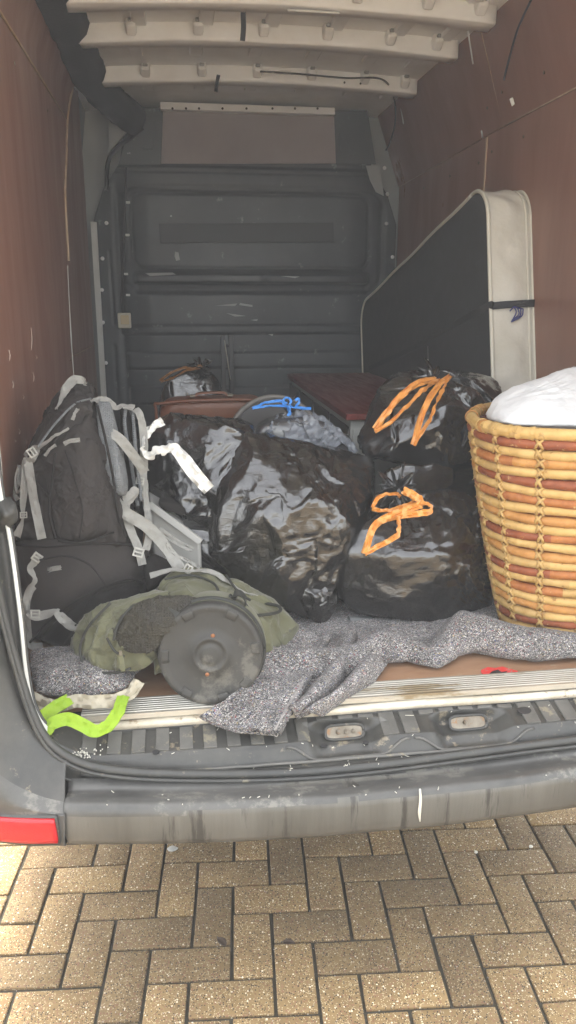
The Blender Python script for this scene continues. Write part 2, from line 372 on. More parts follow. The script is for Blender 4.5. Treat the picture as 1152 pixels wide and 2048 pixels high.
# paving: aggregate flecks in buff concrete
def paver_mat(name, a, b):
    m = mat(name, a, .78, var=b, vscale=7, bump=[(160, .6, .003), (40, .35, .004)]); nt = m.node_tree; L = nt.links.new; P = nt.nodes['Principled BSDF']
    src = P.inputs['Base Color'].links[0].from_socket; tc = nt.nodes.new('ShaderNodeTexCoord'); oi = nt.nodes.new('ShaderNodeObjectInfo')
    ad = nt.nodes.new('ShaderNodeVectorMath'); ad.operation = 'ADD'; cb = nt.nodes.new('ShaderNodeCombineXYZ'); mu = nt.nodes.new('ShaderNodeMath'); mu.operation = 'MULTIPLY'; mu.inputs[1].default_value = 40
    L(oi.outputs['Random'], mu.inputs[0]); L(mu.outputs[0], cb.inputs[2]); L(tc.outputs['Object'], ad.inputs[0]); L(cb.outputs[0], ad.inputs[1])
    for n in nt.nodes:
        if n.type == 'MAPPING': L(ad.outputs[0], n.inputs[0])
    for sc, colr, th in ((330, (.44, .36, .22), .18), (190, (.64, .56, .42), .085), (240, (.030, .020, .013), .17), (150, (.19, .10, .05), .16)):
        v = nt.nodes.new('ShaderNodeTexVoronoi'); v.inputs['Scale'].default_value = sc; L(ad.outputs[0], v.inputs['Vector'])
        r1 = nt.nodes.new('ShaderNodeMath'); r1.operation = 'LESS_THAN'; L(v.outputs['Color'], r1.inputs[0]); r1.inputs[1].default_value = th * 1.9
        r2 = nt.nodes.new('ShaderNodeMath'); r2.operation = 'LESS_THAN'; L(v.outputs['Distance'], r2.inputs[0]); r2.inputs[1].default_value = .42
        mm = nt.nodes.new('ShaderNodeMath'); mm.operation = 'MULTIPLY'; L(r1.outputs[0], mm.inputs[0]); L(r2.outputs[0], mm.inputs[1])
        mx = nt.nodes.new('ShaderNodeMix'); mx.data_type = 'RGBA'; L(mm.outputs[0], mx.inputs[0]); L(src, mx.inputs[6]); mx.inputs[7].default_value = (*colr, 1); src = mx.outputs[2]
    hs = nt.nodes.new('ShaderNodeHueSaturation'); mr = nt.nodes.new('ShaderNodeMapRange'); L(oi.outputs['Random'], mr.inputs[0]); mr.inputs[3].default_value = .66; mr.inputs[4].default_value = 1.22
    L(mr.outputs[0], hs.inputs['Value']); L(src, hs.inputs['Color']); L(hs.outputs[0], P.inputs['Base Color']); return m
M['paver'] = paver_mat('paver_buff', (.235, .155, .062), (.155, .100, .042))
M['joint'] = mat('joint_sand', (.050, .042, .026), .95, var=(.035, .032, .020), vscale=30, bump=[(200, .8, .004)])

# ------------------------------------------------------------------ ground
bm = bmesh.new(); bmesh.ops.create_grid(bm, x_segments=2, y_segments=2, size=26)
g = bm_obj('ground', bm, mat('far_ground', (.30, .27, .22), .9, var=(.25, .22, .18), vscale=3)); g.location = (0, 0, -.07); g['kind'] = 'structure'
pave = bpy.data.objects.new('pavement', None); COL.objects.link(pave); pave['kind'] = 'structure'
bm = bmesh.new(); bmesh.ops.create_grid(bm, x_segments=40, y_segments=40, size=5.0)
jt = bm_obj('joint_sand', bm, M['joint'], pave); jt.location = (0, -.5, -.0075); jt['kind'] = 'stuff'
def paver_mesh(seed):
    rng = random.Random(seed); bm = bmesh.new(); vs = add_box(bm, (0, 0, -.02), (.1915, .0915, .04))
    for v in vs: v.co.x += rng.uniform(-.0012, .0012); v.co.y += rng.uniform(-.0012, .0012)
    bmesh.ops.bevel(bm, geom=[e for e in bm.edges if all(v.co.z > -.01 for v in e.verts)] + [e for e in bm.edges if abs(e.verts[0].co.z - e.verts[1].co.z) > .02], offset=.0032, segments=2, affect='EDGES', profile=.6)
    for f in bm.faces: f.smooth = True
    me = bpy.data.meshes.new('paver'); bm.to_mesh(me); bm.free(); me.materials.append(M['paver']); return me
_pm = [paver_mesh(s) for s in range(6)]
PROT = R(-4.6); PO = np.array([-.328, .006])
cells = []
for n in range(-34, 35):
    for m4 in range(-12, 13):
        for x, y, v in ((n + 4 * m4 + 1, n + .5, 0), (n + 4 * m4 + 3.5, n + 1, 1)):
            lx, ly = x * .1, -y * .1 + .1
            X = PO[0] + lx * math.cos(PROT) - ly * math.sin(PROT); Y = PO[1] + lx * math.sin(PROT) + ly * math.cos(PROT)
            if abs(X) < 3 and -3.4 < Y < 2.2: cells.append((X, Y, v))
cells.sort(key=lambda c: (c[0] + .15) ** 2 * .55 + (c[1] - .02) ** 2)
far = []
for i, (X, Y, v) in enumerate(cells):
    rz = PROT + (math.pi / 2 if v else 0) + random.gauss(0, .006); z = random.gauss(0, .0011)
    if i < 299:
        o = bpy.data.objects.new('paver', random.choice(_pm)); COL.objects.link(o); o.parent = pave
        o.location = (X, Y, z); o.rotation_euler = (random.gauss(0, .004), random.gauss(0, .004), rz + random.choice((0, math.pi)))
    else: far.append((X, Y, z, rz))
bm = bmesh.new()
for X, Y, z, rz in far:
    add_box(bm, (X, Y, z - .02), (.1915, .0915, .04), Matrix.Rotation(rz, 4, 'Z'))
o = bm_obj('paver_field', bm, M['paver'], pave); o['kind'] = 'stuff'

# ------------------------------------------------------------------ the van
van = thing('cargo_van', 'dark grey cargo van with its rear open, lined with brown plywood and loaded with bags', 'van')
BY = 2.93
# floor and underbody
box('floor_board', (0, 1.5, .600), (1.74, 2.90, .02), M['floor'], van, bevel=.001)
box('underbody', (0, 2.6, .50), (1.72, 5.0, .16), M['dark'], van, bevel=.01)
# bulkhead: pressed sheet
NX, NZ = 250, 290
xs = np.linspace(-.86, .86, NX); zs = np.linspace(.60, 2.46, NZ); XX, ZZ = np.meshgrid(xs, zs, indexing='ij')
def bx(px, py): p = at(px, py, BY); return p[0], p[2]
def smooth(a, b, x): t = np.clip((x - a) / (b - a), 0, 1); return t * t * (3 - 2 * t)
def rr(x0, z0, x1, z1, r):
    cx, cz, hx, hz = (x0 + x1) / 2, (z0 + z1) / 2, abs(x1 - x0) / 2 - r, abs(z1 - z0) / 2 - r
    qx, qz = np.abs(XX - cx) - hx, np.abs(ZZ - cz) - hz
    return np.hypot(np.maximum(qx, 0), np.maximum(qz, 0)) + np.minimum(np.maximum(qx, qz), 0) - r
def groove(d, w, depth): return depth * np.exp(-(d / w) ** 2)
YY = np.full_like(XX, BY) + .05 * smooth(.55, .86, np.abs(XX)) - .02 * np.cos(XX * 1.6)
a, b = bx(258, 382), bx(737, 540); d = rr(a[0], a[1], b[0], b[1], .07); YY += .012 * smooth(.006, -.006, d) + groove(d, .009, .012)
a, b = bx(232, 372), bx(765, 580); d = rr(a[0], a[1], b[0], b[1], .10); YY += groove(d, .012, .006)
zr = bx(495, 548)[1]; inx = smooth(-.66, -.63, XX) * smooth(.70, .67, XX)
YY -= inx * .030 * smooth(zr - .055, zr - .045, ZZ) * smooth(zr + .014, zr - .012, ZZ)
YY += inx * .022 * smooth(zr - .05, zr - .058, ZZ) * smooth(zr - .12, zr - .09, ZZ)
YY -= .012 * np.exp(-((XX - bx(527, 552)[0]) / .02) ** 2 - ((ZZ - zr + .02) / .02) ** 2)
for (p0, p1) in (((128 + 115, 650), (745, 666)), ((252, 705), (742, 732)), ((258, 775), (735, 800)), ((258, 845), (735, 880))):
    a, b = bx(*p0), bx(*p1); d = rr(a[0], a[1], b[0], b[1], .012); YY -= .013 * smooth(.005, -.005, d); YY += groove(d, .006, .005)
z0 = bx(495, 334)[1]; YY += groove(ZZ - z0, .008, .014) + groove(ZZ - z0 + .03, .007, .006); YY += .012 * smooth(z0, z0 + .01, ZZ)
xl = bx(238, 500)[0]; YY += groove(XX - xl, .02, .016) * smooth(2.2, 2.1, ZZ); xr = bx(765, 500)[0]; YY += groove(XX - xr, .02, .016) * smooth(2.1, 2.0, ZZ)
for px0, py0, py1 in ((218, 500, 650), (226, 690, 800)):
    a, b = bx(px0, py0), bx(px0 + 9, py1); d = rr(a[0], a[1], b[0], b[1], .008); YY += groove(d, .006, .008)
YY += .004 * Noise(3)(np.stack([XX.ravel(), XX.ravel() * 0, ZZ.ravel()], 1), .5).reshape(XX.shape) * .4
# outline narrows towards the roof
wid = np.interp(ZZ, [.6, 1.95, 2.12, 2.26, 2.46], [.865, .865, .80, .70, .66])
XB = np.clip(XX, -wid, wid)
bulk = surf('bulkhead', np.stack([XB, YY, ZZ], -1), M['bulk'], van)
box('bulkhead_backing', (0, BY + .12, 1.55), (1.9, .02, 2.1), M['grey_patch'], van, bevel=0)
def plate(name, pts, Y, mt, th=.006, parent=None):
    """a flat plate standing at depth Y with the outline of pts"""
    P = [at(x, y, Y) for x, y in pts]; n = len(P); V = [p for p in P] + [p + np.array([0, th, 0]) for p in P]
    F = [list(range(n))[::-1], list(range(n, 2 * n))] + [(i, (i + 1) % n, (i + 1) % n + n, i + n) for i in range(n)]
    bm = bmesh.new(); vs = [bm.verts.new(v) for v in V]; [bm.faces.new([vs[i] for i in f]) for f in F]
    return bm_obj(name, bm, mt, parent or van, bevel=.0015)
plate('upper_board', [(326, 222), (668, 222), (672, 327), (322, 327)], BY - .055, M['bulk_board'])
for nm, pts, notch in (('corner_panel', [(282, 214), (328, 216), (321, 328), (236, 330), (255, 270)], [(300, 240), (312, 240), (305, 300), (285, 298)]),
                       ('corner_panel', [(656, 222), (735, 220), (752, 328), (672, 328)], [(678, 262), (705, 305), (690, 318), (682, 300)])):
    o = plate(nm, pts, BY - .052, M['bulk']); plate('stiffener', notch, BY - .060, M['bulk'], parent=o)
box('header_rail', (-.005, BY - .05, 2.520), (.93, .10, .035), M['roof_paint'], van, bevel=.004)
for px in (345, 372, 398, 445, 493, 545, 590, 635):
    p = at(px, 217, BY - .101); bm = bmesh.new(); bmesh.ops.create_cone(bm, cap_ends=True, segments=10, radius1=.006, radius2=.006, depth=.004, matrix=Matrix.Translation(Vector(p)) @ Matrix.Rotation(R(90), 4, 'X')); bm_obj('rail_hole', bm, M['dark'], van)
plate('window_tape', [(318, 447), (667, 445), (668, 484), (320, 486)], BY - .026, M['tape'], .004)
plate('primer_patch', [(216, 243), (260, 258), (238, 282), (218, 312)], BY - .03, M['grey_patch'])
plate('primer_patch', [(732, 331), (760, 330), (768, 392), (752, 384), (740, 360)], BY - .03, M['grey_patch'])
# scuffs with their own shape, proud by half a millimetre
for pts in ([(430, 611), (475, 607), (470, 612)], [(480, 606), (505, 610), (505, 614), (478, 610)], [(452, 626), (492, 632), (470, 633)], [(500, 640), (516, 638), (514, 642)], [(535, 668), (548, 665), (545, 672)], [(350, 503), (357, 505), (360, 520), (352, 522), (349, 512)], [(340, 430), (344, 430), (344, 434), (340, 434)], [(290, 546), (345, 545), (352, 549), (300, 552)], [(560, 552), (600, 553), (590, 556)]):
    plate('scuff', pts, BY - .021 - (.028 if pts[0][1] in (546, 552) else 0), M['grey_patch'], .002)
# conduit with clips and the little lamp
P = A((252, 335, BY - .03), (250, 400, BY - .03), (247, 470, BY - .03), (245, 545, BY - .06), (243, 590, BY - .035), (246, 628, BY - .03))
cd = tube('conduit', P, .008, M['dark'], van)
for px, py in ((258, 307), (256, 405), (255, 470), (252, 548), (256, 590)):
    p = at(px, py, BY - .045); box('clip', p, (.022, .014, .012), M['white_paint'], cd, bevel=.002)
p = at(249, 641, BY - .03); lp = box('cargo_lamp', p, (.072, .03, .084), M['cream_plastic'], van, bevel=.006); box('lens', p + np.array([.003, -.016, .004]), (.046, .012, .05), M['amber'], lp, bevel=.003)
for px, py in ((216, 330), (213, 446), (205, 517), (204, 580), (206, 645), (212, 726), (769, 336), (775, 388), (773, 447), (785, 514)):
    p = at(px, py, BY + .005); bm = bmesh.new(); bmesh.ops.create_uvsphere(bm, u_segments=8, v_segments=5, radius=.011, matrix=Matrix.Translation(Vector(p)) @ Matrix.Diagonal((1, .6, 1, 1))); bm_obj('rivet', bm, M['roof_paint'], van, smooth=True)
# side walls
def slab(name, pts, outward, th, mt, parent=van, bev=.0012):
    V = [np.array(p, float) for p in pts] + [np.array(p, float) + np.array(outward) * th for p in pts]; n = len(pts)
    bm = bmesh.new(); vs = [bm.verts.new(v) for v in V]
    for f in [list(range(n))[::-1], list(range(n, 2 * n))] + [(i, (i + 1) % n, (i + 1) % n + n, i + n) for i in range(n)]: bm.faces.new([vs[i] for i in f])
    return bm_obj(name, bm, mt, parent, bevel=bev)
def ply(pts, out, edge=None):
    """plywood board whose cut edges show pale wood"""
    o = slab('plywood_panel', pts, out, .011, M['ply']); o.data.materials.append(M['ply_edge'])
    nv = np.array(out) / np.linalg.norm(out)
    for p in o.data.polygons:
        if abs(np.dot(np.array(p.normal[:]), nv)) < .6: p.material_index = 1
    return o
LZ, RZ = 2.30, 2.19
ply([(-.87, .13, .612), (-.87, 1.80, .612), (-.872, 1.80, 1.4), (-.862, 1.83, 1.9), (-.87, 2.15, LZ), (-.87, .13, LZ)], (-1, 0, 0))
ply([(-.868, .13, LZ + .004), (-.868, 2.15, LZ + .004), (-.862, 2.30, 2.42), (-.80, 2.36, 2.60), (-.80, .13, 2.62)], (-1, 0, .2))
ply([(-.888, 1.86, 1.30), (-.888, 2.86, 1.30), (-.888, 2.90, 2.25), (-.86, 2.60, 2.52), (-.875, 2.22, 2.45), (-.888, 1.90, 1.9)], (-1, 0, 0))
ply([(-.886, 1.86, .612), (-.886, 2.86, .612), (-.886, 2.86, 1.297), (-.886, 1.86, 1.297)], (-1, 0, 0))
slab('body_pillar', [(-.900, 1.76, .612), (-.900, 1.90, .612), (-.900, 1.90, 1.75), (-.900, 1.80, 1.72)], (-1, 0, 0), .02, M['white_paint'])
tube('pillar_edge', [(-.876, 1.815, .62), (-.878, 1.815, 1.1), (-.876, 1.822, 1.45), (-.872, 1.83, 1.68)], .007, M['white_paint'], van)
tube('panel_edge_trim', [(-.862, 1.84, 1.70), (-.860, 1.86, 1.95), (-.862, 2.0, 2.12), (-.864, 2.17, 2.32), (-.85, 2.30, 2.46)], .005, M['ply_edge'], van)
slab('body_pillar', [(-.872, BY - .05, .612), (-.845, BY - .03, .612), (-.838, BY - .03, 1.95), (-.868, BY - .05, 1.95)], (0, 1, 0), .02, M['white_paint'])
ply([(.87, .13, .612), (.87, 1.655, .612), (.87, 1.655, RZ), (.87, .13, RZ)], (1, 0, 0))
ply([(.873, 1.668, .612), (.873, 2.99, .612), (.873, 2.99, RZ - .02), (.873, 1.668, RZ)], (1, 0, 0))
ply([(.868, .40, RZ + .004), (.868, 1.50, RZ + .004), (.745, 1.50, 2.56), (.745, .40, 2.56)], (1, 0, .3))
ply([(.871, 1.505, RZ + .004), (.871, 3.0, RZ - .02), (.735, 3.0, 2.54), (.742, 1.505, 2.56)], (1, 0, .3))
slab('joint_strip', [(.872, 1.652, 1.2), (.868, 1.652, 1.2), (.868, 1.672, RZ - .01), (.872, 1.672, RZ - .01)], (0, 0, 0.001), .004, M['ply_edge'])
box('joint_strip', (.870, 1.6615, 1.6), (.008, .014, 1.17), M['ply_edge'], van, bevel=.001)
for p0, p1 in (((800, 205), (807, 248)), ((936, 62), (946, 128)), ((963, 262), (965, 275))):
    tube('plywood_chip', [atx2 for atx2 in (at(*p0, 2.6 if p0[0] < 900 else 1.45) + 0, at(*p1, 2.6 if p0[0] < 900 else 1.5))], .003, M['white_paint'], van, n=4)
plate('paint_chip', [(1019, 198), (1026, 194), (1030, 208), (1024, 213)], 1.20, M['white_paint'], .003)
# roof skin, cross bows
RX = np.linspace(-.95, .95, 40); RYs = np.linspace(-.05, 3.1, 60)
crown = lambda x: -.032 * (x / .8) ** 2
G = np.array([[(x, y, 2.565 + crown(x)) for y in RYs] for x in RX]); surf('roof_skin', G, M['roof_paint'], van, thick=.01)
def bow(y0, y1, zb, xl=-.76, xr=.735):
    xs = np.linspace(xl, xr, 40); prof = [(y0 - .004, .075), (y0 - .003, .058), (y0 - .002, .012), (y0, .003), (y0 + .004, 0), (y1 - .004, 0), (y1, .003), (y1 + .003, .012), (y1 + .006, .075)]
    G = np.array([[(x, y, zb + crown(x) + dz + .0015 * math.sin(x * 9 + y * 40)) for (y, dz) in prof] for x in xs]); o = surf('roof_bow', G[:, ::-1], M['roof_paint'], van, thick=-.003)
    return o
for i, (y0, y1, zb) in enumerate(((.90, .98, 2.515), (1.30, 1.38, 2.505), (1.685, 1.765, 2.502), (2.245, 2.32, 2.50))):
    b = bow(y0, y1, zb)
    for x in (-.55, -.30, -.05, .20, .45, .64):        # stiffeners behind each bow
        box('stiffener', (x + .03 * (i % 2), y1 + .155, 2.560 + crown(x)), (.055, .27, .022), M['roof_paint'], b, bevel=.006)
        box('gusset', (x + .03 * (i % 2), y0 - .022, zb + .045 + crown(x)), (.040, .05, .05), M['roof_paint'], b, bevel=.010, rot=Matrix.Rotation(R(-35), 4, 'X'))
        box('stiffener_hole', (x + .03 * (i % 2), y0 - .05, zb + .056 + crown(x)), (.022, .02, .012), M['grey_patch'], b, bevel=.004)
for px, py, Y in ((792, 20, 1.33), (834, 22, 1.33), (689, 165, 2.2), (721, 167, 2.2)):
    bm = bmesh.new(); bmesh.ops.create_uvsphere(bm, u_segments=8, v_segments=5, radius=.005, matrix=Matrix.Translation(Vector(at(px, py, Y)))); bm_obj('screw', bm, M['dark'], van, smooth=True)
# black felt trunking along the roof corner
P = [(-.80, .2, 2.56), (-.80, 1.0, 2.555), (-.795, 1.7, 2.55), (-.775, 2.3, 2.53), (-.70, 2.70, 2.50), (-.60, 2.84, 2.44)]
V, F = tube_geo(P, [.10, .10, .095, .09, .085, .075], n=50, seg=14); V = V + (.006 * Noise(9)(V, .12))[:, None]
mesh('cable_trunking', V, F, M['black_foam'], van)
tube('bulkhead_loom', A((285, 255, BY - .08), (262, 275, BY - .07), (238, 292, BY - .05), (217, 322, BY - .03), (213, 380, BY - .02)), .012, M['black_foam'], van)
tube('roof_wire', A((520, 143, 2.14), (600, 148, 2.14), (690, 156, 2.14), (762, 158, 2.14), (786, 190, 2.4), (791, 240, 2.5), (780, 285, 2.6), (772, 300, 2.7)), .004, M['dark'], van)
tube('wall_wire', [at(1062, 0, .98) + np.array([0, 0, .0])] + A((1035, 60, 1.15), (1015, 130, 1.26), (1008, 160, 1.30)), .004, M['dark'], van)
ribbon('hanging_tie', A((486, -30, 1.40), (486, 20, 1.38), (487, 55, 1.38), (485, 82, 1.39)), .018, M['black_foam'], van)
ribbon('hanging_tie', A((437, 150, 2.15), (434, 165, 2.10), (432, 184, 2.11)), .016, M['black_foam'], van, twist=[0, 35, 10])
tube('roof_rod', A((575, 20, 1.30), (680, 26, 1.31)), .004, M['white_paint'], van, n=6)
# outer skin
def side(s):
    pr = [(.90, .38), (.97, .48), (.985, .9), (.985, 1.3), (.96, 1.8), (.92, 2.3), (.88, 2.56), (.80, 2.66), (.60, 2.71)]
    G = np.array([[(s * x, y, z) for x, z in pr] for y in np.linspace(-.04, 5.0, 12)])
    return surf('body_side', G if s < 0 else G[:, ::-1], M['body'], van, thick=.012)
side(1); side(-1)
box('outer_roof', (0, 2.48, 2.705), (1.24, 5.04, .02), M['body'], van, bevel=.004)
box('cab_light_block', (0, 5.0, 1.5), (1.9, .04, 2.3), M['body'], van, bevel=.01)  # unseen plate added to keep light from entering at the open front
for s in (1, -1):
    slab('door_pillar', [(s * .815, .02, .60), (s * .98, .02, .60), (s * .95, .02, 1.9), (s * .86, .02, 2.6), (s * .74, .02, 2.6), (s * .808, .02, 1.8)], (0, 1, 0), .09, M['body'], bev=.02)
    slab('pillar_trim', [(s * .812, .03, .64), (s * .812, .05, .64), (s * .805, .05, 1.55), (s * .805, .03, 1.55)], (-s, 0, 0), .006, M['white_paint'])
box('rear_header', (0, .10, 2.62), (1.5, .2, .14), M['body'], van, bevel=.02)
# rear door seal and the painted flange inside it, round the lower corner of the opening
SEAL = [(-.80, -.03, 2.3), (-.826, -.05, 1.7), (-.826, -.06, 1.2), (-.805, -.08, .95), (-.776, -.10, .78)] + A((70, 1440, -.12), (105, 1492, -.13), (160, 1525, -.135), (230, 1540, -.14), (330, 1547, -.145), (480, 1548, -.15), (620, 1543, -.15), (760, 1530, -.15), (900, 1512, -.15), (1050, 1492, -.145), (1200, 1472, -.14)) + [(.66, -.12, .56), (.74, -.10, .66), (.772, -.10, .80), (.80, -.06, 1.2), (.80, -.05, 1.7), (.795, -.03, 2.3)]
SC_ = catmull(SEAL, 180)
tube('door_seal', SC_, .0105, M['seal'], van, raw=True, seg=12)
FL = [(-.800, -.005, 1.6)] + A((-6, 940, -.01), (20, 1080, -.02), (40, 1230, -.04), (50, 1330, -.055), (62, 1400, -.07), (78, 1438, -.085), (98, 1462, -.095))
ribbon('painted_flange', FL, .008, M['white_paint'], van, nrm=(.75, -.65, .1), thick=.003, n=60)
G = loft([[p + np.array([0.006, .006, 0]) for p in catmull(FL, 30)], [p + np.array([-.02, .012, 0]) for p in catmull(FL, 30)], [p + np.array([-.03, -.02, 0]) for p in catmull(FL, 30)], [p + np.array([-.035, -.05, -.004]) for p in catmull(FL, 30)]], 50, 10)
surf('opening_jamb', G, M['seal'], van, thick=.004)
tube('seal_lip', [p + np.array([0, -.014, -.008]) for p in SC_], .0045, M['seal'], van, raw=True, seg=8)
tube('seam_line', [(-.866, .14, LZ + .002), (-.866, 2.13, LZ + .002)], .0032, M['ply_edge'], van, n=4)
tube('seam_line', [(.866, .14, RZ + .002), (.867, 1.5, RZ + .002)], .0028, M['ply_edge'], van, n=4)
def atx(px, py, X):
    d = FWD * FPX + RIGHT * (px - 576) - UP * (py - 1024); return CAM_LOC + d * ((X - CAM_LOC[0]) / d[0])
for px, py, dy in ((25, 762, 14), (46, 790, 8), (38, 858, 10), (36, 822, 5), (66, 745, 18), (112, 690, 12), (62, 655, 45), (30, 880, 4), (72, 712, 6), (104, 780, 7), (18, 700, 22), (52, 880, 8)):
    tube('scratch', [atx(px, py, -.8695), atx(px + 2, py + dy * .5, -.8695), atx(px + 1, py + dy, -.8695)], [.0008, .0022, .0006], M['scratch'], van, n=6, seg=6)
for Y, z in [(.3, .9), (.3, 1.5), (.3, 2.1), (1.0, 2.22), (1.6, 2.22), (1.72, 1.9), (1.72, 1.3), (1.72, .95)]:
    bm = bmesh.new(); bmesh.ops.create_cone(bm, cap_ends=True, segments=10, radius1=.0065, radius2=.005, depth=.003, matrix=Matrix.Translation((-.869, Y, z)) @ Matrix.Rotation(R(90), 4, 'Y')); bm_obj('screw', bm, M['steel'], van, smooth=False)
for Y, z in [(.9, 2.12), (1.3, 2.12), (1.60, 2.12), (1.60, 1.95), (1.74, 2.1), (2.1, 2.1), (2.5, 2.1), (1.1, 2.28), (1.44, 2.3), (1.6, 2.28), (2.2, 2.26)]:
    bm = bmesh.new(); X_ = .869 if z < 2.19 else .868 - (z - 2.19) * .33; bmesh.ops.create_cone(bm, cap_ends=True, segments=10, radius1=.0065, radius2=.005, depth=.003, matrix=Matrix.Translation((X_, Y, z)) @ Matrix.Rotation(R(90), 4, 'Y')); bm_obj('screw', bm, M['steel'], van, smooth=False)
# latch on the left pillar
pad('door_latch', A((2, 990, .0), (22, 985, .03), (40, 1010, -.02), (38, 1045, -.02), (25, 1068, 0), (-12, 1070, 0), (-14, 1000, -.02), (10, 1030, -.06)), M['seal'], van, p=6, noise=.004, nscale=.03)
# sill step between the threshold and the seal
def sill_grid():
    us = np.linspace(-.72, .80, 300); vs = np.linspace(0, 1, 56); G = np.zeros((300, 56, 3))
    for i, x in enumerate(us):
        bow_ = -.012 * (1 - (x / .8) ** 2)
        y = np.interp(vs, [0, .05, .55, .62, .80, .86, 1], [-.028, -.030, -.098, -.104, -.116, -.124, -.146]) + bow_ * vs
        z = np.interp(vs, [0, .05, .55, .62, .80, .86, 1], [.590, .578, .560, .552, .525, .521, .517])
        G[i, :, 0] = x; G[i, :, 1] = y; G[i, :, 2] = z
        lift = .05 * max(0, (-.60 - x) / .12) ** 2; G[i, :, 2] += lift
    return us, vs, G
us, vs, SG = sill_grid()
wells = [(at(688, 1455, -.06)[0], .050), (at(935, 1438, -.06)[0], .052)]
for cx, hw in wells:
    for i, x in enumerate(us):
        t = abs(x - cx); k = smooth(hw + .055, hw + .005, np.array(t)); dz = .026 * k * smooth(.16, .30, vs) * smooth(1.0, .70, vs)
        SG[i, :, 2] -= dz * smooth(.9, .6, vs); SG[i, :, 1] += .018 * k * smooth(.10, .28, vs) * smooth(.95, .5, vs)
SG[:, :, 2] += .0012 * Noise(21)(SG.reshape(-1, 3), .09).reshape(300, 56)
sill = surf('sill_step', SG, M['sill'], van, thick=.006)
def sill_at(x, v):
    i = np.interp(x, us, np.arange(300)); j = v * 55; i0, j0 = int(min(i, 298)), int(min(j, 54)); fu, fv = i - i0, j - j0
    return (SG[i0, j0] * (1 - fu) + SG[i0 + 1, j0] * fu) * (1 - fv) + (SG[i0, j0 + 1] * (1 - fu) + SG[i0 + 1, j0 + 1] * fu) * fv
x = -.66
def pad_on_sill(x0, x1, v0, v1):
    n = 6; T = []
    for a_ in np.linspace(x0, x1, 3):
        T.append([sill_at(a_, v) + np.array([0, -.0012, .0035]) for v in np.linspace(v0, v1, n)])
    o = surf('tread_pad', np.array(T), M['sill_pad'], sill, thick=.006, smooth=False); b = o.modifiers.new('bev', 'BEVEL'); b.width = .0012; b.segments = 2; b.limit_method = 'ANGLE'; return o
while x < .78:
    w = .030 if x < -.15 else .036
    inwell = [c for c, hw in wells if abs(x + w / 2 - c) < hw + .05]
    pad_on_sill(x, x + w, .07, .16 if inwell else .53); x += w + (.024 if x < -.15 else .014)
for k, (cx, hw) in enumerate(wells):
    p = sill_at(cx, .30); q = sill_at(cx, .42); n_ = unit(np.array([0, -.62, .78]))
    rim = []
    for t in np.linspace(0, 2 * math.pi, 40, endpoint=False):
        sx = math.copysign(abs(math.cos(t)) ** .45, math.cos(t)); sz = math.copysign(abs(math.sin(t)) ** .55, math.sin(t))
        rim.append(p + np.array([sx * .046, .009 * sz - .016, .014 * sz + .012]))
    fr = tube('latch_rim', rim + [rim[0]], .0035, M['seal'], sill, raw=True, seg=8)
    V = [p + np.array([0, -.0155, .0125])] + rim; mesh('latch_plate', V, [(0, i + 1, (i + 1) % 40 + 1) for i in range(40)], M['steel'], sill, smooth=False)
    for dx in ((-.016, .004, .022) if k == 0 else (-.008,)):
        c = p + np.array([dx, -.021, .0155]); bm = bmesh.new(); rot = Matrix.Translation(Vector(c)) @ Matrix.Rotation(R(58), 4, 'X')
        bmesh.ops.create_cone(bm, cap_ends=True, segments=12, radius1=.0055, radius2=.0045, depth=.006, matrix=rot); bmesh.ops.create_cone(bm, cap_ends=True, segments=8, radius1=.0028, radius2=.002, depth=.016, matrix=rot); bm_obj('bolt', bm, M['steel'], sill, bevel=.0006)
for px, py, r_ in ((1052, 1407, .014), (313, 1491, .008), (645, 1492, .008), (727, 1488, .007)):
    v = .25 if py < 1420 else .55; xx = at(px, py, -.07)[0]; c = sill_at(xx, v) + np.array([0, -.004, .004]); bm = bmesh.new()
    bmesh.ops.create_cone(bm, cap_ends=True, segments=18, radius1=r_, radius2=r_, depth=.002, matrix=Matrix.Translation(Vector(c)) @ Matrix.Rotation(R(18), 4, 'X') @ Matrix.Diagonal((1.3 if r_ > .01 else 1, .8, 1, 1))); bm_obj('drain_hole', bm, M['dark'], sill)
# long rib running just above the seal, dipping at the wells
P = [sill_at(x, .84) + np.array([0, -.002, .004]) for x in np.linspace(-.66, .79, 60)]
tube('sill_rib', P, .004, M['sill_pad'], sill, raw=True, seg=8)
for cx, hw in wells:
    P = [sill_at(cx + t * (hw + .095), .62 + .17 * (1 - smooth(.55, .95, np.array(abs(t))))) + np.array([0, -.002, .002]) for t in np.linspace(-1, 1, 30)]
    tube('sill_rib', P, .003, M['sill_pad'], sill, raw=True, seg=8)
# threshold: ribbed aluminium on the board and the painted lip below
x0, x1 = at(160, 1425, -.02)[0], .80
pr = [(.062, .611)]
for k in range(7): y = .056 - k * .0098; pr += [(y, .6155), (y - .006, .6155), (y - .0068, .6135), (y - .0088, .6135)]
pr += [(-.014, .6155), (-.020, .6150), (-.021, .603), (-.020, .600)]
th_ = surf('threshold_strip', np.array([[(x, y, z) for y, z in pr] for x in np.linspace(x0, x1, 24)])[:, ::-1], M['alu'], van, thick=-.002, smooth=False)
pr = [(-.018, .599), (-.030, .5985), (-.034, .595), (-.035, .584)]
surf('threshold_lip', np.array([[(x, y + .0012 * math.sin(x * 17), z + .001 * math.sin(x * 11)) for y, z in pr] for x in np.linspace(x0 - .08, x1, 60)])[:, ::-1], M['lip'], van, thick=-.002)
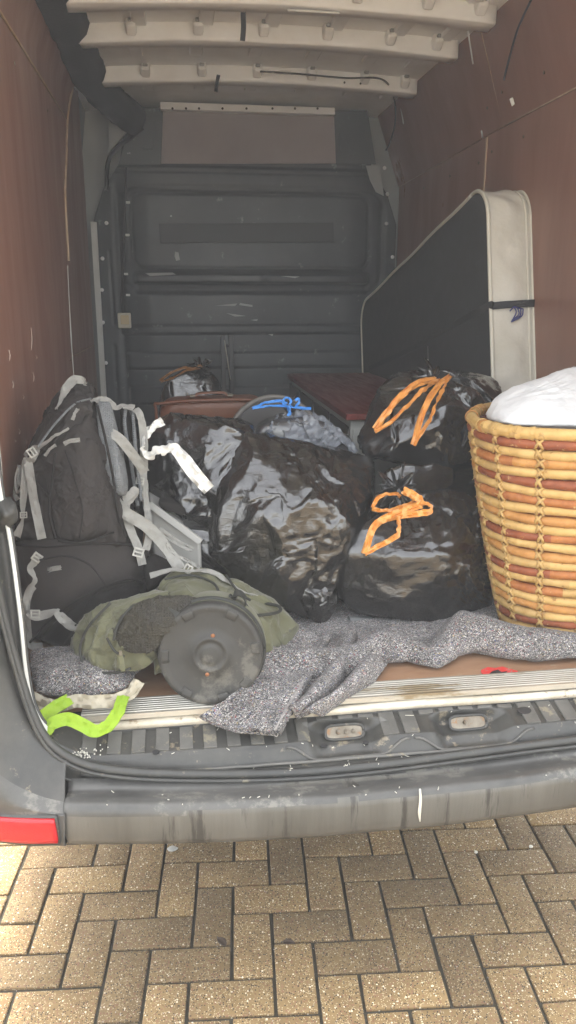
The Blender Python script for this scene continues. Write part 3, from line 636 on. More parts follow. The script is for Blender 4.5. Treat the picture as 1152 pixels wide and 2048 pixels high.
# bumper: profile swept across, bowed in plan
def bump_pt(x):
    bow_ = .036 * (abs(x) / .9) ** 2.4 + .10 * max(0, (abs(x) - .72) / .3) ** 2
    pr = [(-.150, .517), (-.165, .500), (-.178, .497), (-.205, .505), (-.228, .509), (-.240, .506), (-.247, .497), (-.250, .485), (-.250, .455), (-.246, .425), (-.238, .408), (-.222, .402), (-.180, .402)]
    k = .026 * (x / .68) ** 2 - .002
    return [(x, y + bow_ * min(1, (abs(y) - .14) / .06), z + k) for y, z in pr]
XL = at(131, 1640, -.22)[0]
G = np.array([bump_pt(x) for x in np.linspace(XL, -XL, 120)]); G[:, :, 2] += .0015 * Noise(31)(G.reshape(-1, 3), .2).reshape(G.shape[:2])
bmp = surf('bumper', G[:, ::-1], M['bumper_face'], van, thick=-.004); bmp.data.materials.append(M['bumper'])
nv_ = G.shape[1]
for i, p in enumerate(bmp.data.polygons):
    if p.center.z > .499: p.material_index = 1
# bumper corner: fairs from the seal down to the reflector
S0 = A((-18, 1180, -.07), (10, 1290, -.09), (34, 1380, -.11), (62, 1450, -.125), (98, 1498, -.14), (125, 1517, -.145), (131, 1520, -.148))
S1 = A((-70, 1180, -.10), (-35, 1310, -.13), (-5, 1420, -.15), (35, 1500, -.165), (85, 1548, -.172), (120, 1562, -.176), (130, 1564, -.177))
S2 = A((-130, 1200, -.09), (-110, 1350, -.13), (-70, 1480, -.17), (-10, 1570, -.20), (60, 1606, -.217), (115, 1622, -.226), (130, 1624, -.228))
S3 = A((-190, 1240, -.02), (-170, 1390, -.08), (-130, 1540, -.15), (-50, 1606, -.19), (45, 1627, -.222), (115, 1634, -.232), (130, 1635, -.235))
S4 = A((-200, 1400, -.01), (-185, 1500, -.07), (-140, 1640, -.15), (-55, 1672, -.19), (45, 1687, -.218), (115, 1690, -.228), (130, 1691, -.230))
S5 = [p + np.array([0, .05, -.02]) for p in S4]
G = loft([S0, S1, S2, S3, S4, S5], 50, 50)
CG = G
def corner(s):
    H = CG * np.array([s, 1, 1]); bc = surf('bumper_corner', H[:, ::-1] if s > 0 else H, M['bumper'], van, thick=-.004); bc.data.materials.append(M['sill'])
    for i in range(49 * 49):
        if ((48 - i % 49) if s > 0 else i % 49) < 17: bc.data.polygons[i].material_index = 1
    return bc
bc = corner(1); bcr = corner(-1)
RF = loft([A((-70, 1621, -.186), (0, 1630, -.207), (60, 1633, -.226), (108, 1634, -.236)), A((-70, 1650, -.186), (0, 1656, -.209), (60, 1658, -.228), (113, 1657, -.238)), A((-70, 1667, -.186), (0, 1675, -.207), (60, 1680, -.226), (117, 1679, -.236))], 24, 8)
RF[:, :, 1] -= .012
surf('reflector', RF, M['red_lens'], bc, thick=.010); surf('reflector', (RF * np.array([-1, 1, 1]))[:, ::-1], M['red_lens'], bcr, thick=.010)
RFd = loft([A((-70, 1616, -.182), (0, 1625, -.203), (60, 1628, -.222), (113, 1629, -.233)), A((-70, 1650, -.182), (0, 1656, -.205), (60, 1658, -.224), (119, 1657, -.234)), A((-70, 1672, -.182), (0, 1681, -.203), (60, 1686, -.222), (122, 1685, -.232))], 24, 8); RFd[:, :, 1] -= .007
surf('reflector_frame', RFd, M['seal'], bc, thick=.01); surf('reflector_frame', (RFd * np.array([-1, 1, 1]))[:, ::-1], M['seal'], bcr, thick=.01)
box('sill_member', (0, -.055, .452), (1.60, .23, .07), M['dark'], van, bevel=.004)
# paint drip and scratches on the bumper
V, F = tube_geo(A((840, 1578, -.252), (841, 1600, -.254), (839, 1625, -.252), (840, 1643, -.250)), [.0022, .0034, .004, .0012], n=16, seg=6); mesh('paint_drip', V, F, M['paint_drip'], bmp)
rng = random.Random(5); parts = []
for k in range(22):
    x = rng.uniform(-.6, .55); i = int(np.interp(x, np.linspace(XL, -XL, 120), np.arange(120))); Gb = bump_pt(x); j = rng.choice((2, 3, 4, 4, 5, 5)); p = np.array(Gb[j]) + np.array([0, -.001, .0015]); a_ = rng.uniform(0, 3.1); l_ = rng.uniform(.001, .004) * (2 if k % 9 == 0 else 1)
    parts.append(tube_geo([p - np.array([math.cos(a_) * l_, math.sin(a_) * l_, 0]), p + np.array([math.cos(a_) * l_, math.sin(a_) * l_, 0])], .0009, n=3, seg=5))
V, F = join_geo(parts); mesh('grit', V, F, M['paint_drip'], bmp, kind='stuff')
parts = []
for k in range(60):
    x = rng.uniform(-.66, .55); v = rng.choice((.2, .6, .9, .95, .98, .97)); p = sill_at(x, v) + np.array([0, -.001, .005]); a_ = rng.uniform(0, 3.1); l_ = rng.uniform(.001, .0035) * (3 if k % 11 == 0 else 1)
    parts.append(tube_geo([p - np.array([math.cos(a_) * l_, math.sin(a_) * l_, 0]), p + np.array([math.cos(a_) * l_, math.sin(a_) * l_, .001])], .0008, n=3, seg=5))
for k in range(70):
    p = np.array([-.655 + rng.gauss(0, .018), -.105 + rng.gauss(0, .012), .572 + rng.uniform(-.002, .006)]); a_ = rng.uniform(0, 3.1); l_ = rng.uniform(.001, .004)
    parts.append(tube_geo([p, p + np.array([math.cos(a_) * l_, math.sin(a_) * l_, .002])], .0014, n=3, seg=5))
V, F = join_geo(parts); mesh('litter', V, F, M['paint_drip'], sill, kind='stuff')

# even haze volume added to stand in for veiling lens glare
bm = bmesh.new(); add_box(bm, (0, 0, 1.0), (56, 56, 4.3)); hz = bm_obj('glare_haze', bm, None); hz['kind'] = 'stuff'
_m = bpy.data.materials.new('glare_haze_volume'); _m.use_nodes = True; _t = _m.node_tree; _t.nodes.remove(_t.nodes['Principled BSDF']); _v = _t.nodes.new('ShaderNodeVolumePrincipled')
_v.inputs['Color'].default_value = (.94, .96, 1.0, 1); _v.inputs['Density'].default_value = GLARE_HAZE; _t.links.new(_v.outputs[0], _t.nodes['Material Output'].inputs['Volume']); hz.data.materials.clear(); hz.data.materials.append(_m)
# ------------------------------------------------------------------ what is in the van
M['bag'] = film('bin_bag_film', (.007, .007, .007), .22)
M['bag2'] = film('bin_bag_film_brown', (.0085, .0082, .0076), .21)
M['bag_clear'] = film('striped_bag_film', (.035, .037, .040), .28)
M['bag_stripe'] = mat('grey_bag_print', (.20, .215, .24), .3, var=(.14, .15, .17), vscale=20, bump=[(30, .3, .004)])
M['orange'] = mat('orange_drawstring', (.68, .31, .075), .3, var=(.56, .21, .04), vscale=30, bump=[(60, .4, .003)])
M['white_ds'] = mat('white_drawstring', (.70, .69, .65), .45, bump=[(60, .4, .003)])
M['blue_ds'] = mat('blue_drawstring', (.05, .26, .72), .4, bump=[(60, .3, .003)])
M['pack'] = mat('pack_cloth', (.027, .0235, .0215), .8, var=(.037, .032, .0295), vscale=14, spec=.25, bump=[(9, .35, .03), (30, .25, .008)]); add_weave(M['pack'], 260, .25, .0006)
M['pack_dark'] = mat('pack_cloth_dark', (.0125, .011, .0102), .85, var=(.018, .016, .015), vscale=14, spec=.25, bump=[(30, .12, .006)]); add_weave(M['pack_dark'], 260, .25, .0006)
M['strap'] = mat('grey_webbing', (.34, .335, .31), .8, var=(.27, .265, .24), vscale=30); add_weave(M['strap'], 340, .5, .0006)
M['buckle'] = mat('grey_buckle', (.40, .39, .35), .4)
M['mesh_grey'] = mat('spacer_mesh', (.17, .18, .185), .85, var=(.12, .127, .13), vscale=60)
def add_mesh_bump(m, sc, st, di=.002):
    nt = m.node_tree; L = nt.links.new; b = nt.nodes['Principled BSDF']; tc = nt.nodes.new('ShaderNodeTexCoord'); v = nt.nodes.new('ShaderNodeTexVoronoi'); v.inputs['Scale'].default_value = sc; v.inputs['Randomness'].default_value = .15
    L(tc.outputs['Object'], v.inputs['Vector']); bp = nt.nodes.new('ShaderNodeBump'); bp.inputs['Strength'].default_value = st; bp.inputs['Distance'].default_value = di; L(v.outputs['Distance'], bp.inputs['Height']); L(bp.outputs[0], b.inputs['Normal'])
add_mesh_bump(M['mesh_grey'], 190, 1.0, .004)
M['olive'] = mat('olive_cloth', (.088, .088, .042), .78, var=(.155, .155, .090), vscale=6, bump=[(26, .15, .006)], spots=((.064, .064, .031), 6, .25), sheen=.2); add_weave(M['olive'], 300, .2, .0005)
M['olive_trim'] = mat('dark_trim', (.024, .025, .021), .7)
M['net'] = mat('dark_net', (.022, .019, .014), .8, var=(.050, .045, .028), vscale=5, bump=[(30, .4, .01)]); add_mesh_bump(M['net'], 160, 1.0, .004)
M['rubber'] = mat('worn_rubber', (.024, .0235, .021), .6, var=(.046, .044, .038), vscale=9, bump=[(60, .2, .002), (12, .1, .006)], spots=((.095, .09, .076), 7, .28))
M['rust'] = mat('rusty_rivet', (.30, .13, .06), .5, metal=.5)
M['leather'] = mat('tan_leather', (.20, .068, .026), .4, var=(.145, .046, .017), vscale=6, bump=[(70, .25, .003)])
M['white_plastic'] = mat('white_plastic', (.42, .415, .39), .4)
M['quilt'] = mat('mattress_ticking', (.58, .55, .48), .75, var=(.50, .47, .39), vscale=5, bump=[(14, .25, .02), (120, .2, .001)])
M['mat_dark'] = mat('mattress_underside', (.022, .023, .024), .85, var=(.030, .031, .031), vscale=20, bump=[(90, .3, .002)])
M['piping'] = mat('cream_piping', (.60, .57, .48), .6)
M['ink'] = mat('blue_ink', (.035, .04, .16), .6)
M['red_top'] = mat('mahogany_top', (.17, .022, .014), .35, var=(.12, .015, .010), vscale=8, grain=(6, .6, 6))
M['cab'] = mat('cabinet_white', (.46, .47, .44), .5)
M['cab_dark'] = mat('cabinet_side', (.05, .047, .045), .6)
M['duvet'] = mat('white_cotton', (.66, .66, .65), .85, bump=[(14, .35, .02), (160, .15, .001)], sheen=.2)
M['lime'] = mat('lime_webbing', (.30, .46, .015), .6, var=(.22, .37, .02), vscale=12); add_weave(M['lime'], 330, .4, .0006)
M['frame_metal'] = mat('frame_metal', (.035, .035, .036), .4, metal=.3)
# moving blanket: matted fibres of every colour
def blanket_mat():
    m = mat('felt_blanket', (.20, .19, .19), .95, bump=[(420, 1.0, .004), (130, .8, .006)], sheen=.2); nt = m.node_tree; L = nt.links.new; b = nt.nodes['Principled BSDF']; tc = nt.nodes.new('ShaderNodeTexCoord')
    nz = nt.nodes.new('ShaderNodeTexNoise'); nz.inputs['Scale'].default_value = 70; nz.inputs['Detail'].default_value = 3; L(tc.outputs['Object'], nz.inputs[0])
    ad = nt.nodes.new('ShaderNodeVectorMath'); ad.operation = 'MULTIPLY_ADD'; L(nz.outputs[1], ad.inputs[0]); ad.inputs[1].default_value = (.02, .02, .02); L(tc.outputs['Object'], ad.inputs[2])
    v = nt.nodes.new('ShaderNodeTexVoronoi'); v.inputs['Scale'].default_value = 640; mp = nt.nodes.new('ShaderNodeMapping'); mp.inputs['Scale'].default_value = (.55, 1, 1.1); L(ad.outputs[0], mp.inputs[0]); L(mp.outputs[0], v.inputs['Vector'])
    sp = nt.nodes.new('ShaderNodeSeparateColor'); L(v.outputs['Color'], sp.inputs[0]); rp = nt.nodes.new('ShaderNodeValToRGB'); rp.color_ramp.interpolation = 'CONSTANT'; e = rp.color_ramp.elements
    cs = [(0, (.026, .025, .026)), (.24, (.088, .085, .086)), (.48, (.17, .163, .160)), (.69, (.30, .285, .268)), (.85, (.58, .56, .53)), (.945, (.26, .04, .05)), (.965, (.06, .08, .22)), (.983, (.40, .30, .14))]
    while len(e) < len(cs): e.new(.5)
    for el, (p, c) in zip(e, cs): el.position = p; el.color = (*c, 1)
    L(sp.outputs[0], rp.inputs[0]); n2 = nt.nodes.new('ShaderNodeTexNoise'); n2.inputs['Scale'].default_value = 12; n2.inputs['Detail'].default_value = 5; L(tc.outputs['Object'], n2.inputs[0])
    mr = nt.nodes.new('ShaderNodeMapRange'); L(n2.outputs[0], mr.inputs[0]); mr.inputs[1].default_value = .3; mr.inputs[2].default_value = .7; mr.inputs[3].default_value = .55; mr.inputs[4].default_value = 1.4
    hs = nt.nodes.new('ShaderNodeHueSaturation'); L(mr.outputs[0], hs.inputs['Value']); L(rp.outputs[0], hs.inputs['Color']); L(hs.outputs[0], b.inputs['Base Color']); return m
M['felt'] = blanket_mat()
FZ = .612

# ---------------- mattress on its long side along the right wall
mt_ = thing('mattress', 'single mattress standing on edge by the plywood wall, cream quilted side and dark underside', 'mattress', (.80, 1.9, FZ))
TH = R(14.5); O = np.array([.708, 1.22, 1.955]); dL = np.array([-.03, math.cos(TH), -math.sin(TH)]); dU = np.array([0, math.sin(TH), math.cos(TH)]); dT = np.array([1., 0, 0])
LM, HM, TM, RM = 1.78, .90, .165, .13
def outline(inset=0, n=14):
    P = []; r = RM - inset
    for cx, cy, a0 in ((RM, -RM, 90), (RM, -HM + RM, 180), (LM - RM, -HM + RM, 270), (LM - RM, -RM, 0)):
        for k in range(n):
            a = R(a0 + 90 * (1 - k / (n - 1)) - 90 + 90) if False else R(a0 + 90 * k / (n - 1)); P.append((cx + r * math.cos(a), cy + r * math.sin(a)))
    return P
def m_pt(u, v, t): return O + dL * u + dU * v + dT * t
nz = Noise(41)
OL = outline(); n = len(OL); dense = []
for i in range(n):
    a, b = np.array(OL[i]), np.array(OL[(i + 1) % n]); k = max(1, int(np.linalg.norm(b - a) / .03)); dense += [a + (b - a) * j / k for j in range(k)]
dense = np.array(dense); nd = len(dense); cen = np.array([LM / 2, -HM / 2]); ts = np.linspace(0, TM, 12); G = []
tang = unit(np.roll(dense, -1, 0) - np.roll(dense, 1, 0)); outw = np.c_[tang[:, 1], -tang[:, 0]]; outw *= np.sign(((dense - cen) * outw).sum(1))[:, None]
arc = np.concatenate([[0], np.cumsum(np.linalg.norm(np.diff(dense, axis=0), axis=1))])
V = []
for i in range(nd):
    for t in ts:
        w = t / TM; bul = .010 * math.sin(math.pi * w) + .006 * math.sin(w * 7 + 2.6 * math.sin(arc[i] * 24)) * math.sin(math.pi * w)
        p = dense[i] + outw[i] * bul; V.append(m_pt(p[0], p[1], t) + dL * .004 * nz(np.array([[arc[i], t, 0.]]), .4)[0])
mesh('border', V, grid_faces(nd, 12) + [((nd - 1) * 12 + j, (nd - 1) * 12 + j + 1, j + 1, j) for j in range(11)], M['quilt'], mt_)
for t, nm, mm in ((0.0, 'underside_panel', M['mat_dark']), (TM, 'top_panel', M['quilt'])):
    V = [m_pt(*cen, t + (-.012 if t == 0 else .008))]; rings = (.35, .7, .92, 1.0)
    for r_ in rings: V += [m_pt(*(cen + (d_ - cen) * r_), t + (-.012 if t == 0 else .008) * (1 - r_ ** 4)) for d_ in dense]
    F = [(0, 1 + i, 1 + (i + 1) % nd) for i in range(nd)]
    for k in range(3): F += [(1 + k * nd + i, 1 + (k + 1) * nd + i, 1 + (k + 1) * nd + (i + 1) % nd, 1 + k * nd + (i + 1) % nd) for i in range(nd)]
    mesh(nm, V, F, mm, mt_)
    pp = [m_pt(*(d_ + outw[i] * .003), t) + np.array([0, 0, .003 * math.sin(arc[i] * 11)]) for i, d_ in enumerate(dense)]; tube('piping', pp + [pp[0]], .0075, M['piping'], mt_, raw=True, seg=8)
tube('piping', [m_pt(*(d_ + outw[i] * .006), TM - .022) for i, d_ in enumerate(dense)], .004, M['piping'], mt_, raw=True, seg=6)
# black strap across, handle strip
a, b = m_pt(-.008, -.44, 0), m_pt(-.008, -.44, TM)
ribbon('strap', [m_pt(LM * .9, -.40, -.014), m_pt(LM * .45, -.44, -.017), m_pt(.05, -.45, -.014), m_pt(-.012, -.452, .01), m_pt(-.018, -.448, TM * .5), m_pt(-.014, -.443, TM - .004), m_pt(.02, -.440, TM + .012), m_pt(.10, -.438, TM + .012)], .026, M['black_foam'], mt_, nrm=None if False else np.array([[-1., -.05, 0]] * 30 + [[-.2, -1., 0]] * 30 + [[1., -.3, 0]] * 12), n=72)
q = at(848, 640, 1.9); u0 = .62
ribbon('handle_strip', [m_pt(u0, -.47, -.016), m_pt(u0, -.66, -.018), m_pt(u0, -.86, -.014)], .012, M['seal'], mt_, nrm=(-1, 0, 0)); box('handle_stud', m_pt(u0, -.535, -.022), (.01, .014, .014), M['alu'], mt_, bevel=.003)
# printed shell mark on the end panel
def stroke(name, pts, w, mt, par):
    C = catmull(pts, 5 * len(pts)); V, F = tube_geo(C, w, raw=True, seg=5); return mesh(name, V, F, mt, par)
YM = 1.32
def mk(px, py):
    p = at(px, py, 1.12); t_ = p[0] - O[0]; v = (p[2] - O[2]) / math.cos(TH); k = (p[2] - O[2] + 0.0) / dU[2]
    q = O + dU * k; return np.array([p[0], q[1] - .0215 - .010 * math.sin(math.pi * np.clip(t_ / TM, 0, 1)) * .4, p[2]])
for pts in ([(1019, 613), (1022, 625), (1011, 643)], [(1019, 613), (1028, 616), (1037, 618)], [(1037, 618), (1032, 632), (1011, 643)], [(1026, 616), (1027, 628), (1015, 639)], [(1032, 618), (1030, 630), (1020, 638)], [(1010, 622), (1019, 613)]):
    stroke('printed_mark', [mk(*p) for p in pts], .0026, M['ink'], mt_)

# ---------------- red-topped cabinet
cb = thing('cabinet', 'low white cabinet with a dark red wooden top, behind the bin bags', 'cabinet', (.42, 1.9, FZ))
CT = at(690, 826, 1.12)[2]
box('carcass', (.465, 1.91, (FZ + CT - .03) / 2), (.52, 1.56, CT - .03 - FZ), M['cab'], cb, bevel=.003)
box('top', (.465, 1.90, CT - .012), (.57, 1.62, .024), M['red_top'], cb, bevel=.004)
for k in range(4): box('side_panel', (.2005, 1.32 + k * .40, (FZ + CT) / 2 - .02), (.008, .36, CT - FZ - .07), M['cab_dark'], cb, bevel=.003)
for x in (.335, .60): 
    d_ = box('door', (x, 1.124, (FZ + CT) / 2 - .02), (.245, .014, CT - FZ - .08), M['cab'], cb, bevel=.004); box('moulding', (x, 1.115, (FZ + CT) / 2 - .02), (.17, .008, CT - FZ - .16), M['cab'], d_, bevel=.003)

# ---------------- leather suitcase and the round case before it
su = thing('suitcase', 'old tan leather suitcase standing at the back beneath a bin bag', 'suitcase', (-.28, 1.45, FZ))
z1 = at(390, 797, 1.38)[2]; z0 = FZ + .20
sp = [(-.51, 1.40, z1 - .03), (-.47, 1.36, z1 - .004), (-.10, 1.36, z1), (-.07, 1.40, z1 - .03), (-.47, 1.56, z1 - .004), (-.51, 1.52, z1 - .03), (-.10, 1.56, z1), (-.07, 1.52, z1 - .03), (-.51, 1.36, z1 - .06), (-.07, 1.36, z1 - .06), (-.51, 1.36, FZ), (-.07, 1.36, FZ), (-.51, 1.56, FZ), (-.07, 1.56, FZ)]
pad('case_body', sp, M['leather'], su, p=26, level=5)
tube('seam_piping', [(-.512, 1.355, FZ + .06), (-.512, 1.355, z1 - .07), (-.475, 1.352, z1 - .012), (-.10, 1.352, z1 - .010), (-.066, 1.355, z1 - .07), (-.066, 1.355, FZ + .06)], .006, M['leather'], su, n=60)
ribbon('handle', [(-.36, 1.45, z1 + .002), (-.34, 1.45, z1 + .012), (-.25, 1.45, z1 + .014), (-.23, 1.45, z1 + .002)], .022, M['leather'], su, nrm=(0, 0, 1), thick=.008)
for x in (-.37, -.22): box('handle_plate', (x, 1.45, z1 + .003), (.022, .03, .008), M['steel'], su, bevel=.002)
rc = thing('round_case', 'round black case with a grey rim leaning against the suitcase', 'case', (-.10, 1.25, FZ))
cc = at(545, 885, 1.20); rad_ = np.linalg.norm(at(545, 795, 1.20) - cc)
bm = bmesh.new(); rot = Matrix.Translation(Vector(cc)) @ Matrix.Rotation(R(82), 4, 'X') @ Matrix.Rotation(R(0), 4, 'Z')
bmesh.ops.create_cone(bm, cap_ends=True, segments=64, radius1=rad_ * .985, radius2=rad_ * .985, depth=.13, matrix=rot); bm_obj('case_shell', bm, M['dark'], rc, bevel=.006)
bm = bmesh.new(); bmesh.ops.create_cone(bm, cap_ends=True, segments=64, radius1=rad_ * .93, radius2=rad_ * .92, depth=.006, matrix=rot @ Matrix.Translation((0, 0, .068))); bm_obj('case_lid', bm, M['cab_dark'], rc, bevel=.002)
ring = [np.array((rot @ Matrix.Translation((0, 0, .064)) @ Vector((rad_ * math.cos(t), rad_ * math.sin(t), 0)))[:]) for t in np.linspace(0, 2 * math.pi, 80)]; tube('rim', ring, .010, mat('grey_rim', (.15, .14, .125), .5), rc, raw=True, seg=8)
# folding frame against the bulkhead
ff = thing('folding_frame', 'black metal folding frame standing upright against the bulkhead', 'metal frame', (-.14, 2.55, FZ))
for x, dx in ((447, 0), (462, 2)):
    P = A((x, 670, 2.60), (x + dx, 740, 2.60), (x + dx, 800, 2.60)); P.append(np.array([P[-1][0], 2.60, FZ])); bm = bmesh.new(); m_ = (P[0] + P[-1]) / 2
    add_box(bm, m_, (.026, .02, P[0][2] - FZ)); bm_obj('upright', bm, M['frame_metal'], ff, bevel=.003)
for y in (690, 735, 780): tube('cross_bar', A((447, y, 2.60), (464, y + 3, 2.60)), .008, M['frame_metal'], ff, n=4)
tube('brace', A((449, 680, 2.585), (461, 760, 2.585)), .003, M['alu'], ff, n=4)

# ---------------- bin bags
def neck(parent, c, d, r, h, mt, seed=0, pleats=11, flare=1.9):
    """gathered throat and the crumpled ruffle above it"""
    d = unit(np.array(d)); s = unit(np.cross(d, [.3, .8, .1])); t = np.cross(d, s); rng = np.random.default_rng(seed); nu, nv = 88, 16; V = []
    ph = rng.uniform(0, 6, 6)
    for j, v in enumerate(np.linspace(0, 1, nv)):
        rr_ = r * (1.5 - 1.2 * math.sin(min(v / .35, 1) * math.pi / 2) + flare * max(0, v - .3) ** 1.2)
        for i in range(nu):
            a = 2 * math.pi * i / nu; w = 1 + (.22 + .30 * v) * math.sin(pleats * a + ph[0] + 1.5 * v) + .22 * v * math.sin(5 * a + ph[1]) + .2 * v * math.sin(2 * a + ph[2]); hh = h * v * (1 + .28 * v * math.sin(3 * a + ph[3]) + .14 * v * math.sin(9 * a + ph[4])) - (.4 * h * max(0, v - .6) * (1 + math.sin(2 * a + ph[5])))
            V.append(c + d * hh + (s * math.cos(a) + t * math.sin(a)) * rr_ * w)
    F = []
    for j in range(nv - 1):
        for i in range(nu): F.append((j * nu + i, j * nu + (i + 1) % nu, (j + 1) * nu + (i + 1) % nu, (j + 1) * nu + i))
    o = mesh('gathered_neck', V, F, mt, parent); m_ = o.modifiers.new('s', 'SOLIDIFY'); m_.thickness = .0012; return o
M['dull_orange'] = mat('dull_orange_drawstring', (.30, .13, .035), .5)
# far one
b0 = thing('bin_bag', 'black bin bag with a dull orange drawstring, at the very back on the suitcase', 'bin bag', (-.35, 1.9, FZ), 'black bin bags in the van')
sack('bag_film', A((322, 800, 1.95), (330, 765, 1.9), (365, 738, 1.95), (400, 735, 1.95), (436, 760, 1.95), (444, 800, 1.95), (330, 800, 2.25), (440, 800, 2.25), (380, 740, 2.2)) + [np.array([-.52, 1.8, FZ]), np.array([-.1, 1.8, FZ]), np.array([-.52, 2.3, FZ]), np.array([-.1, 2.3, FZ])], M['bag'], b0, level=5, crumple=2, p=60, slack=(.03, .14), knot=at(395, 732, 2.0), seed=11, delta=.03)
ribbon('drawstring', A((320, 762, 1.90), (335, 750, 1.88), (360, 738, 1.88), (395, 733, 1.92), (410, 732, 1.95)), .013, M['dull_orange'], b0, crumple=.002, twist=[0, 30, 10, 0])
ribbon('drawstring', A((322, 764, 1.91), (345, 756, 1.88), (372, 742, 1.88), (400, 736, 1.92)), .009, M['dull_orange'], b0, crumple=.002, twist=[20, 60, 20, 0])
neck(b0, at(400, 745, 1.95), (0, -.3, 1), .03, .05, M['bag'], 3)
# striped grey one with the blue tie
b1 = thing('striped_bag', 'black and pale grey striped carrier bag tied shut with blue string', 'bag', (.0, .95, FZ))
k1 = at(574, 822, .95)
sack('bag_film', A((500, 905, .85), (520, 850, .85), (560, 828, .92), (590, 828, .92), (640, 845, .85), (690, 880, .85), (715, 910, .85), (520, 850, 1.1), (690, 870, 1.1), (640, 850, 1.15)) + [np.array([-.22, .85, FZ]), np.array([.2, .85, FZ]), np.array([-.2, 1.15, FZ]), np.array([.2, 1.15, FZ])], M['bag_clear'], b1, level=5, crumple=2, p=60, slack=(.02, .14), knot=k1, seed=21, delta=.03)
def stripe(pts, w, seed):
    ribbon('printed_stripe', pts, w, M['bag_stripe'], b1, nrm=(0, -.75, .66), crumple=.005, seed=seed, nw=7, n=40, thick=.001)
stripe([at(590, 828, .895), at(615, 840, .855), at(632, 868, .825), at(640, 905, .805)], .055, 1)
stripe([at(580, 832, .90), at(590, 855, .85), at(600, 885, .815), at(600, 905, .81)], .085, 2)
stripe([at(620, 832, .90), at(655, 850, .86), at(685, 875, .83), at(712, 905, .815)], .035, 3)
stripe([at(640, 860, .84), at(655, 872, .825), at(672, 895, .812)], .06, 4)
stripe([at(560, 835, .895), at(545, 852, .86), at(535, 868, .84)], .028, 5)
neck(b1, at(576, 834, .93), (.05, -.25, 1), .022, .055, M['bag_clear'], 5, pleats=9, flare=1.4)
for k, pts in enumerate(([(505, 816, .86), (540, 812, .88), (572, 812, .90), (600, 816, .88), (622, 817, .86)], [(505, 817, .86), (530, 806, .90), (560, 802, .91), (574, 808, .90)], [(568, 812, .90), (567, 800, .90), (575, 795, .90), (582, 803, .90), (576, 815, .89), (580, 826, .88), (577, 830, .88)], [(590, 800, .90), (598, 798, .90), (596, 808, .90), (588, 812, .90), (580, 812, .90)], [(574, 810, .89), (580, 818, .875), (576, 832, .87)])):
    ribbon('blue_tie', A(*pts), .009, M['blue_ds'], b1, crumple=.001, twist=[0, 50, 0, 40, 0][:len(pts)], thick=.002, seed=k)
# bag with the white drawstring
b2 = thing('bin_bag', 'black bin bag with a white drawstring, leaning beside the tall rucksack', 'bin bag', (-.3, .7, FZ), 'black bin bags in the van')
sack('bag_film', A((290, 905, .62), (300, 862, .60), (335, 838, .62), (400, 848, .58), (470, 858, .55), (500, 880, .52), (430, 1000, .48), (395, 990, .50), (330, 985, .56), (420, 1110, .46), (330, 850, .95), (500, 850, .95), (300, 1000, .95)) + [np.array([-.40, .62, FZ]), np.array([-.15, .55, FZ]), np.array([-.42, 1.0, FZ]), np.array([-.1, 1.0, FZ])], M['bag'], b2, level=6, crumple=3, p=60, slack=(.05, .20), knot=at(340, 870, .53), seed=31, delta=.05, iters=90, jit=.006, rays=[(at(340, 870, .52), .009, .18, .15), (at(430, 1010, .47), .008, .15, .16)], fold=.006, fscale=.08)
ribbon('drawstring', A((326, 842, .54), (300, 858, .53), (290, 880, .50), (286, 903, .48), (298, 912, .475), (318, 900, .47), (345, 897, .465)), .024, M['white_ds'], b2, crumple=.004, twist=[20, -30, 60, 70, 20, 60, 10], seed=2)
ribbon('drawstring', A((322, 905, .47), (345, 895, .46), (365, 915, .45), (390, 948, .435), (418, 980, .425)), .038, M['white_ds'], b2, crumple=.004, twist=[50, 10, 0, -5, 0], wid=[.5, .8, 1, 1, .9], seed=4)
# the big sagging one in the middle
b3 = thing('bin_bag', 'large creased shiny bin bag bulging to a corner in the middle of the load', 'bin bag', (.0, .6, FZ), 'black bin bags in the van')
P = A((430, 905, .58), (492, 872, .52), (520, 868, .60), (600, 885, .68), (690, 905, .72), (748, 915, .70), (750, 945, .66), (725, 1060, .50), (698, 1045, .38), (640, 1010, .36), (560, 1040, .34), (490, 960, .42), (425, 1050, .42), (425, 1110, .42), (470, 1160, .40), (560, 1210, .36), (600, 1235, .38), (650, 1225, .40), (675, 1130, .38), (520, 880, 1.0), (740, 930, 1.0), (740, 1100, .9), (440, 1100, .9))
sack('bag_film', P, M['bag2'], b3, level=6, crumple=3, slack=(.02, .09), knot=at(640, 1300, .38), seed=44, delta=.03, iters=90, p=120, floor=FZ, jit=.005,
     rays=[(at(700, 1047, .385), .010, .22, .15), (at(500, 880, .53), .008, .20, .16), (at(640, 1250, .40), .009, .20, .15), (at(735, 925, .66), .006, .2, .16), (at(425, 1080, .42), .006, .15, .16)], fold=.005, fscale=.09)
sack('bag_tail', A((600, 1150, .40), (665, 1170, .40), (670, 1215, .40), (640, 1258, .40), (618, 1230, .38), (590, 1180, .37), (640, 1200, .36), (660, 1180, .55), (600, 1180, .55)), M['bag2'], b3, level=5, crumple=2, p=60, slack=(.04, .2), knot=at(640, 1290, .40), seed=45, delta=.02, floor=FZ)
